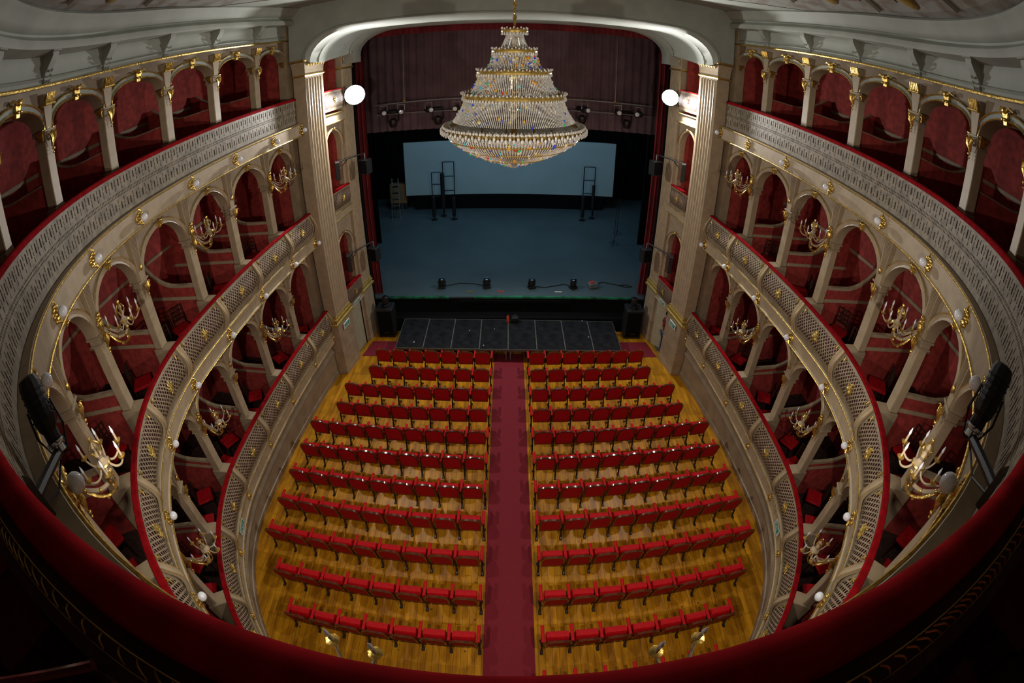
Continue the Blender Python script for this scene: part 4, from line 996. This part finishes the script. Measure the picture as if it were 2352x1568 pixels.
for sg in (-1, 1):
    for kk in range(2, 9):
        p, r = frame(sg*(SK[kk]*.6+SK[kk+1]*.4), .75, TIER[3]['fl']); dup(ch, p, r, 'dark chair behind the top tier rail, %s box from the stage, %s side' % (ORD[8-kk], side(sg)))

# ---------------------------------------------------------------- chandelier
CX, CYY = 0.02, 7.5
cd = thing('chandelier', 'great tiered crystal chandelier hanging on a gilded chain before the stage', 'chandelier', (CX, CYY, Z0))
f = MB()
for i in range(14):
    z = .46+.11*i; f.tube([(.02*cos(a+i*pi/2 if False else a)*(1 if i % 2 else .4), .02*sin(a)*(.4 if i % 2 else 1), z+.055+.06*cos(a*1)*.0 + .055*sin(a*1)) for a in [2*pi*j/8 for j in range(9)]], .010, 4)
f.tube([(0, 0, .42), (0, 0, 2.9)], .012, 5); f.build('chain', GOLD, cd, True)
f = MB(); f.tube([(0, 0, .45), (0, 0, -1.55)], [.035, .05], 8)
for z in (.3, 0, -.3, -.6, -.9): f.ball((0, 0, z), .07, 8)
f.build('central_stem', GOLD, cd, True)
tiers = [(.17, .40, .10, .46), (.28, .12, .24, .10)]
# crystal string curtains: from radius/height to radius/height
CUR = [(.115, .36, .235, .10), (.315, .06, .40, -.24), (.50, -.28, .60, -.56), (.68, -.60, .80, -.80), ]
CUR = [(.12, .38, .22, .09, .05), (.31, .05, .43, -.25, .05), (.53, -.30, .65, -.60, .04), (.74, -.66, .92, -1.05, .05)]
for ci, (ra, za, rb, zb, sag) in enumerate(CUR):
    n = int(2*pi*rb/.030); f = MB()
    for i in range(n):
        a = 2*pi*i/n; pts = []
        for j in range(6):
            u = j/5; r = ra+(rb-ra)*(u**1.7); z = za+(zb-za)*u
            pts.append((r*cos(a), r*sin(a), z))
        f.tube(pts, .0065, 4, False)
    f.build('crystal_curtain', CRYSTAL, cd)
RINGS = [(.19, .40), (.33, .07), (.55, -.27), (.77, -.65), (1.04, -1.17)]
for ri, (r, z) in enumerate(RINGS):
    f = MB(); f.lathe([(r-.03, -.03), (r, -.035), (r+.01, 0), (r-.01, .03), (r-.04, .03)], 40, (0, 0, z), False); n = int(2*pi*r/.05)
    f.build('gilded_hoop', GOLDP, cd, True)
    f = MB()
    for i in range(n):
        a = 2*pi*i/n; f.ball((r*1.01*cos(a), r*1.01*sin(a), z-.045), .013, 5, 1.9); f.ball((r*(1.0+.03*(i%2))*cos(a), r*(1.0+.03*(i%2))*sin(a), z+.035+.015*(i%2)), .013, 5, 1.3)
        if ri == 4: f.ball((r*1.06*cos(a+.02), r*1.06*sin(a+.02), z-.01-.03*(i%2)), .020, 5, 1.7); f.ball((r*1.03*cos(a+.02), r*1.03*sin(a+.02), z+.045), .018, 5, 1.3); f.ball((r*.95*cos(a+.02), r*.95*sin(a+.02), z+.05), .018, 5, 1.3)
    tag(f.build('crystal_drops', CRYSTAL, cd), kind='stuff')
f = MB(); prof = [(1.01, -1.22), (.98, -1.31), (.88, -1.42), (.72, -1.53), (.50, -1.63), (.42, -1.65), (.30, -1.71), (.14, -1.78), (.02, -1.83)]
n = 150
for i in range(n):
    a = 2*pi*i/n; pr = prof if i % 2 == 0 else prof[:6]
    f.tube([(r*cos(a), r*sin(a), z) for r, z in pr], .008, 4, False)
f.build('crystal_bowl', CRYSTAL, cd)
f = MB(); f.lathe([(r*.985, z+.012) for r, z in prof], 48, caps=False); f.build('bowl_net', CRYS_DK, cd, True)
f = MB()
for r, z in ((.965, -1.335), (.80, -1.48), (.5, -1.64)): f.lathe([(r+.005, -.012), (r+.014, 0), (r+.005, .012)], 40, (0, 0, z), False)
f.build('bowl_hoop', GOLDP, cd, True)
cols = [(1, .05, .02), (.06, .12, 1), (.02, .9, .25), (1, .45, .03), (1, .85, .3), (.1, .8, 1), (1, .95, .9), (.9, .9, 1)]  # rainbow sparkle of the crystal, painted as base colours
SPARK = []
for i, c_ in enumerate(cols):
    m = mat('painted_sparkle_%d' % i, c_ + (1,), .15, var=0); b = m.node_tree.nodes['Principled BSDF']; SPARK.append(m)
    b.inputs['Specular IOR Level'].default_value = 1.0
f = MB()
for i in range(620):
    a = random.uniform(0, 2*pi); u = random.random()
    if random.random() < .55: r, z = prof[0]; j = random.randrange(len(prof)-2); t_ = random.random(); r = prof[j][0]*(1-t_)+prof[j+1][0]*t_+.015; z = prof[j][1]*(1-t_)+prof[j+1][1]*t_
    else:
        ra, za, rb, zb, _ = random.choice(CUR[1:]); t_ = random.random(); r = ra+(rb-ra)*t_**1.7+.012; z = za+(zb-za)*t_
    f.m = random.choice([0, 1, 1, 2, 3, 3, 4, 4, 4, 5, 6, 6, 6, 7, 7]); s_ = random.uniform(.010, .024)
    c = (r*cos(a), r*sin(a), z); f.add([(c[0]+s_, c[1], c[2]), (c[0]-s_, c[1], c[2]), (c[0], c[1]+s_, c[2]), (c[0], c[1]-s_, c[2]), (c[0], c[1], c[2]+s_*1.3), (c[0], c[1], c[2]-s_*1.3)],
          [(0, 2, 4), (2, 1, 4), (1, 3, 4), (3, 0, 4), (2, 0, 5), (1, 2, 5), (3, 1, 5), (0, 3, 5)])
tag(f.build('sparkle_specks', SPARK, cd), kind='stuff')  # added specks whose colours imitate glints
f = MB(); cnt = 0
for r, z in ((.25, -.05), (.42, -.42), (.6, -.85), (.6, -1.3)):
    for i in range(8): a = 2*pi*i/8+.2; f.tube([(r*cos(a), r*sin(a), z-.1), (r*cos(a), r*sin(a), z+.08)], .016, 5)
tag(f.build('candle_stems', GOLD, cd, True), kind='stuff')

# ---------------------------------------------------------------- profile spotlights on the top rail
for sg in (-1, 1):
    sd = 'left' if sg < 0 else 'right'; ox = 0
    A = Vector((sg*2.22+ox, .56, Z0-1.28)); B = Vector((sg*2.56+ox, 1.03, Z0-1.44)); C_ = Vector((sg*2.70+ox, 1.13, Z0-1.02))
    if sg > 0: A.z += .06; B.z += .10; C_.z += .10; B.y += .02
    root = thing('profile_spotlight', 'black profile spotlight on an arm out from the top tier front, %s side' % sd, 'stage light')
    f = MB(); f.tube([tuple(A), tuple(B)], .034, 8); f.build('arm', BLACK, root, True)
    ax = (C_-B).normalized(); qn = ax.to_track_quat('Z', 'Y'); T = lambda a, b, c: tuple(B + qn @ Vector((a, b, c)))
    f = MB(); f.T = T; f.lathe([(.05, .02), (.06, .05), (.06, .12), (.08, .15), (.088, .2), (.088, .41), (.07, .45), (.03, .46)], 12); 
    for j in range(5): f.lathe([(.086, .2+.04*j), (.096, .205+.04*j), (.096, .212+.04*j), (.086, .217+.04*j)], 12, caps=False)
    f.build('housing', BLACK, root)
    f = MB(); f.T = T; f.lathe([(.05, .0), (.062, -.01), (.058, .03), (.03, .025), (.001, .03)], 14, (0, 0, 0), False); f.lathe([(.078, .035), (.08, .05), (.078, .06)], 14, caps=False); f.build('lens_ring', CHROME, root, True)
    f = MB(); f.T = T; f.tube([(.098, 0, .28), (.112, 0, .12), (.05, 0, -.03), (-.05, 0, -.03), (-.112, 0, .12), (-.098, 0, .28)], .010, 5); f.build('yoke', BLACK, root)
    f = MB(); f.box(A.x-.05, A.x+.05, A.y-.05, A.y+.05, A.z-.12, A.z+.12); f.build('clamp', IRON, root)
    f = MB(); f.tube([tuple(A+Vector((0, 0, -.05))), tuple((A+B)/2+Vector((0, 0, -.12))), tuple(B+Vector((0, 0, -.02)))], .008, 5); f.build('cable', BLACK, root)

# ---------------------------------------------------------------- dark gallery round the camera
f = MB(); f.box(-8, 8, -3.5, -3.4, Z0-2, Z0+2.1); struct('wall_gallery_rear', f, DARKRED)
f = MB(); sweep(f, -9.5, 9.5, [(2.1, TIER[3]['fl']-.005), (4.2, TIER[3]['fl']-.005), (4.2, TIER[3]['fl']-.1), (2.1, TIER[3]['fl']-.1)], .5); struct('floor_gallery', f, BOXCARPET)
gr = [o for o in bpy.data.objects if o.name.startswith('balcony_front') and o.get('label', '').startswith('top')][0]
f = MB()
for dd, dz in ((.175, .775), (.215, .79)): sweep_tube(f, -3.6, 3.6, dd, Z0-dz, .0028, 5, .15)
s = -3.5
while s < 3.5:
    w_ = .018+.012*sin(s*9)
    f.curve([P3(s-w_, .18, Z0-.775), P3(s, .195, Z0-.768), P3(s+w_, .21, Z0-.785)], .0032, 4, 3); s += .05+.02*sin(s*5)
f.build('gilded_trim', GOLDP, gr, True)
def gallery_chair(x, y, r, lab, m):
    root = thing('gallery_chair', lab, 'chair', (x, y, TIER[3]['fl']), r)
    f = MB(); f.cbox(-.21, .21, -.2, .2, .43, .48, .02); f.build('seat', DARKRED, root)
    f = MB(); f.tube([(-.19, .2, .42), (-.2, .24, .8), (-.14, .27, .93), (0, .28, .96), (.14, .27, .93), (.2, .24, .8), (.19, .2, .42)], .016, 6); f.tube([(-.12, .23, .5), (-.1, .25, .78), (0, .26, .86), (.1, .25, .78), (.12, .23, .5)], .010, 5); f.build('backrest', m, root, True)
    for sx in (-.18, .18):
        for sy in (-.17, .18): f = MB(); f.tube([(sx, sy, .42), (sx*1.1, sy*1.1, 0)], .016, 5); f.build('leg', m, root)
gallery_chair(-1.30, -.30, 2.9, 'dark lacquered chair in the gallery shadow near the lower left corner', DWOOD)
gallery_chair(-1.95, -.02, 2.7, 'dark lacquered chair close behind the parapet at left', DWOOD)
gallery_chair(1.35, -.28, -2.9, 'dark lacquered chair in the gallery shadow near the lower right corner', DWOOD)
gallery_chair(2.0, .02, -2.7, 'dark lacquered chair close behind the parapet at right', DWOOD)
st = thing('chrome_barrier', 'chrome tubular barrier in the lower left gallery corner', 'barrier'); f = MB(); f.tube([(-1.02, -.235, Z0-.60), (-.675, .01, Z0-.60)], .010, 8); f.build('top_tube', CHROME, st, True)
for x, y in ((-1.0, -.22), (-.69, .0)): f = MB(); f.tube([(x, y, Z0-.6), (x, y, TIER[3]['fl'])], .009, 8); f.build('post', CHROME, st, True)

# ---------------------------------------------------------------- person in the doorway
pr = thing('person', 'person in a maroon shirt and blue jeans standing in the right side doorway', 'person', (5.66, 14.42, floor_z(14.4)), 1.75)
def skin_body():
    P = {'pel': (0, 0, .92, .125, .09), 'sp': (0, .005, 1.08, .115, .085), 'ch': (0, .01, 1.27, .145, .10), 'nk0': (0, 0, 1.42, .075, .065), 'nk': (0, -.005, 1.48, .05, .05), 'hd0': (0, -.02, 1.56, .068, .075), 'hd1': (0, -.01, 1.66, .078, .088), 'hd2': (0, 0, 1.73, .055, .06),
         'shl': (-.17, 0, 1.39, .055, .055), 'ell': (-.23, .02, 1.12, .042, .042), 'wrl': (-.24, -.06, .88, .028, .026), 'hnl': (-.24, -.08, .80, .034, .018),
         'shr': (.17, 0, 1.39, .055, .055), 'elr': (.24, .02, 1.12, .042, .042), 'wrr': (.25, -.07, .88, .028, .026), 'hnr': (.25, -.09, .80, .034, .018),
         'hpl': (-.09, 0, .86, .09, .09), 'knl': (-.10, -.01, .48, .058, .06), 'anl': (-.10, .02, .09, .038, .042), 'tol': (-.11, -.12, .035, .038, .028),
         'hpr': (.09, 0, .86, .09, .09), 'knr': (.10, -.02, .48, .058, .06), 'anr': (.10, .0, .09, .038, .042), 'tor': (.11, -.14, .035, .038, .028)}
    E_ = [('pel', 'sp'), ('sp', 'ch'), ('ch', 'nk0'), ('nk0', 'nk'), ('nk', 'hd0'), ('hd0', 'hd1'), ('hd1', 'hd2'), ('nk0', 'shl'), ('shl', 'ell'), ('ell', 'wrl'), ('wrl', 'hnl'), ('nk0', 'shr'), ('shr', 'elr'), ('elr', 'wrr'), ('wrr', 'hnr'),
         ('pel', 'hpl'), ('hpl', 'knl'), ('knl', 'anl'), ('anl', 'tol'), ('pel', 'hpr'), ('hpr', 'knr'), ('knr', 'anr'), ('anr', 'tor')]
    for sd, x in (('l', -1), ('r', 1)):
        b = P['hn'+sd]
        for i in range(4):
            k1, k2 = 'f%d%s' % (i, sd), 'g%d%s' % (i, sd); L_ = (.075, .085, .08, .062)[i]
            P[k1] = (b[0]+x*.004, b[1]-.025+.018*i, b[2]-.04, .0095, .0095); P[k2] = (b[0]-x*.008, b[1]-.03+.02*i, b[2]-.04-L_, .008, .008); E_ += [('hn'+sd, k1), (k1, k2)]
        P['t'+sd] = (b[0]-x*.01, b[1]-.05, b[2]+.01, .010, .010); P['u'+sd] = (b[0]-x*.02, b[1]-.065, b[2]-.035, .009, .009); E_ += [('hn'+sd, 't'+sd), ('t'+sd, 'u'+sd)]
    return P, E_
def skinned(name, P, E_, root_key, m, parent, sub=2, grow=0.):
    keys = list(P); idx = {k: i for i, k in enumerate(keys)}
    me = bpy.data.meshes.new(name); me.from_pydata([P[k][:3] for k in keys], [(idx[a], idx[b]) for a, b in E_], []); me.materials.append(m)
    o = link(name, me, parent); sk = o.modifiers.new('skin', 'SKIN')
    for k, v in zip(keys, me.skin_vertices[0].data): v.radius = (P[k][3]+grow, P[k][4]+grow); v.use_root = (k == root_key)
    sb = o.modifiers.new('sub', 'SUBSURF'); sb.levels = sub; sb.render_levels = sub; sk.use_smooth_shade = True
    return o
PP, EE = skin_body(); skinned('body', PP, EE, 'pel', SKIN, pr)
sub = {k: v for k, v in PP.items() if k in ('pel', 'sp', 'ch', 'nk0', 'shl', 'ell', 'shr', 'elr')}; sub['ell'] = (-.215, .015, 1.2, .047, .047); sub['elr'] = (.22, .015, 1.2, .047, .047); sub['nk0'] = (0, 0, 1.43, .078, .07)
skinned('shirt', sub, [e for e in EE if e[0] in sub and e[1] in sub], 'sp', MAROON, pr, 2, .012)
sub = {k: v for k, v in PP.items() if k in ('pel', 'hpl', 'knl', 'anl', 'hpr', 'knr', 'anr')}; skinned('jeans', sub, [e for e in EE if e[0] in sub and e[1] in sub], 'pel', JEANS, pr, 2, .014)
f = MB(); f.lathe([(.070, 1.64), (.09, 1.67), (.088, 1.73), (.065, 1.78), (.02, 1.80)], 14, (0, .012, 0)); f.build('hair', HAIR, pr, True)
for sx in (-1, 1):
    f = MB(); f.ball((sx*.030, -.088, 1.655), .012, 8); f.build('eye', SIGNW, pr, True)
    f = MB(); f.ball((sx*.085, .0, 1.63), .02, 6, 1.5); f.build('ear', SKIN, pr, True)
f = MB(); f.loft([[(-.012, -.090, 1.60), (.012, -.090, 1.60), (0, -.115, 1.605)], [(-.006, -.088, 1.65), (.006, -.088, 1.65), (0, -.096, 1.65)]], True, True); f.build('nose', SKIN, pr, True)
f = MB(); f.tube([(-.025, -.088, 1.575), (0, -.096, 1.572), (.025, -.088, 1.575)], .005, 5); f.build('mouth', MAROON, pr, True)
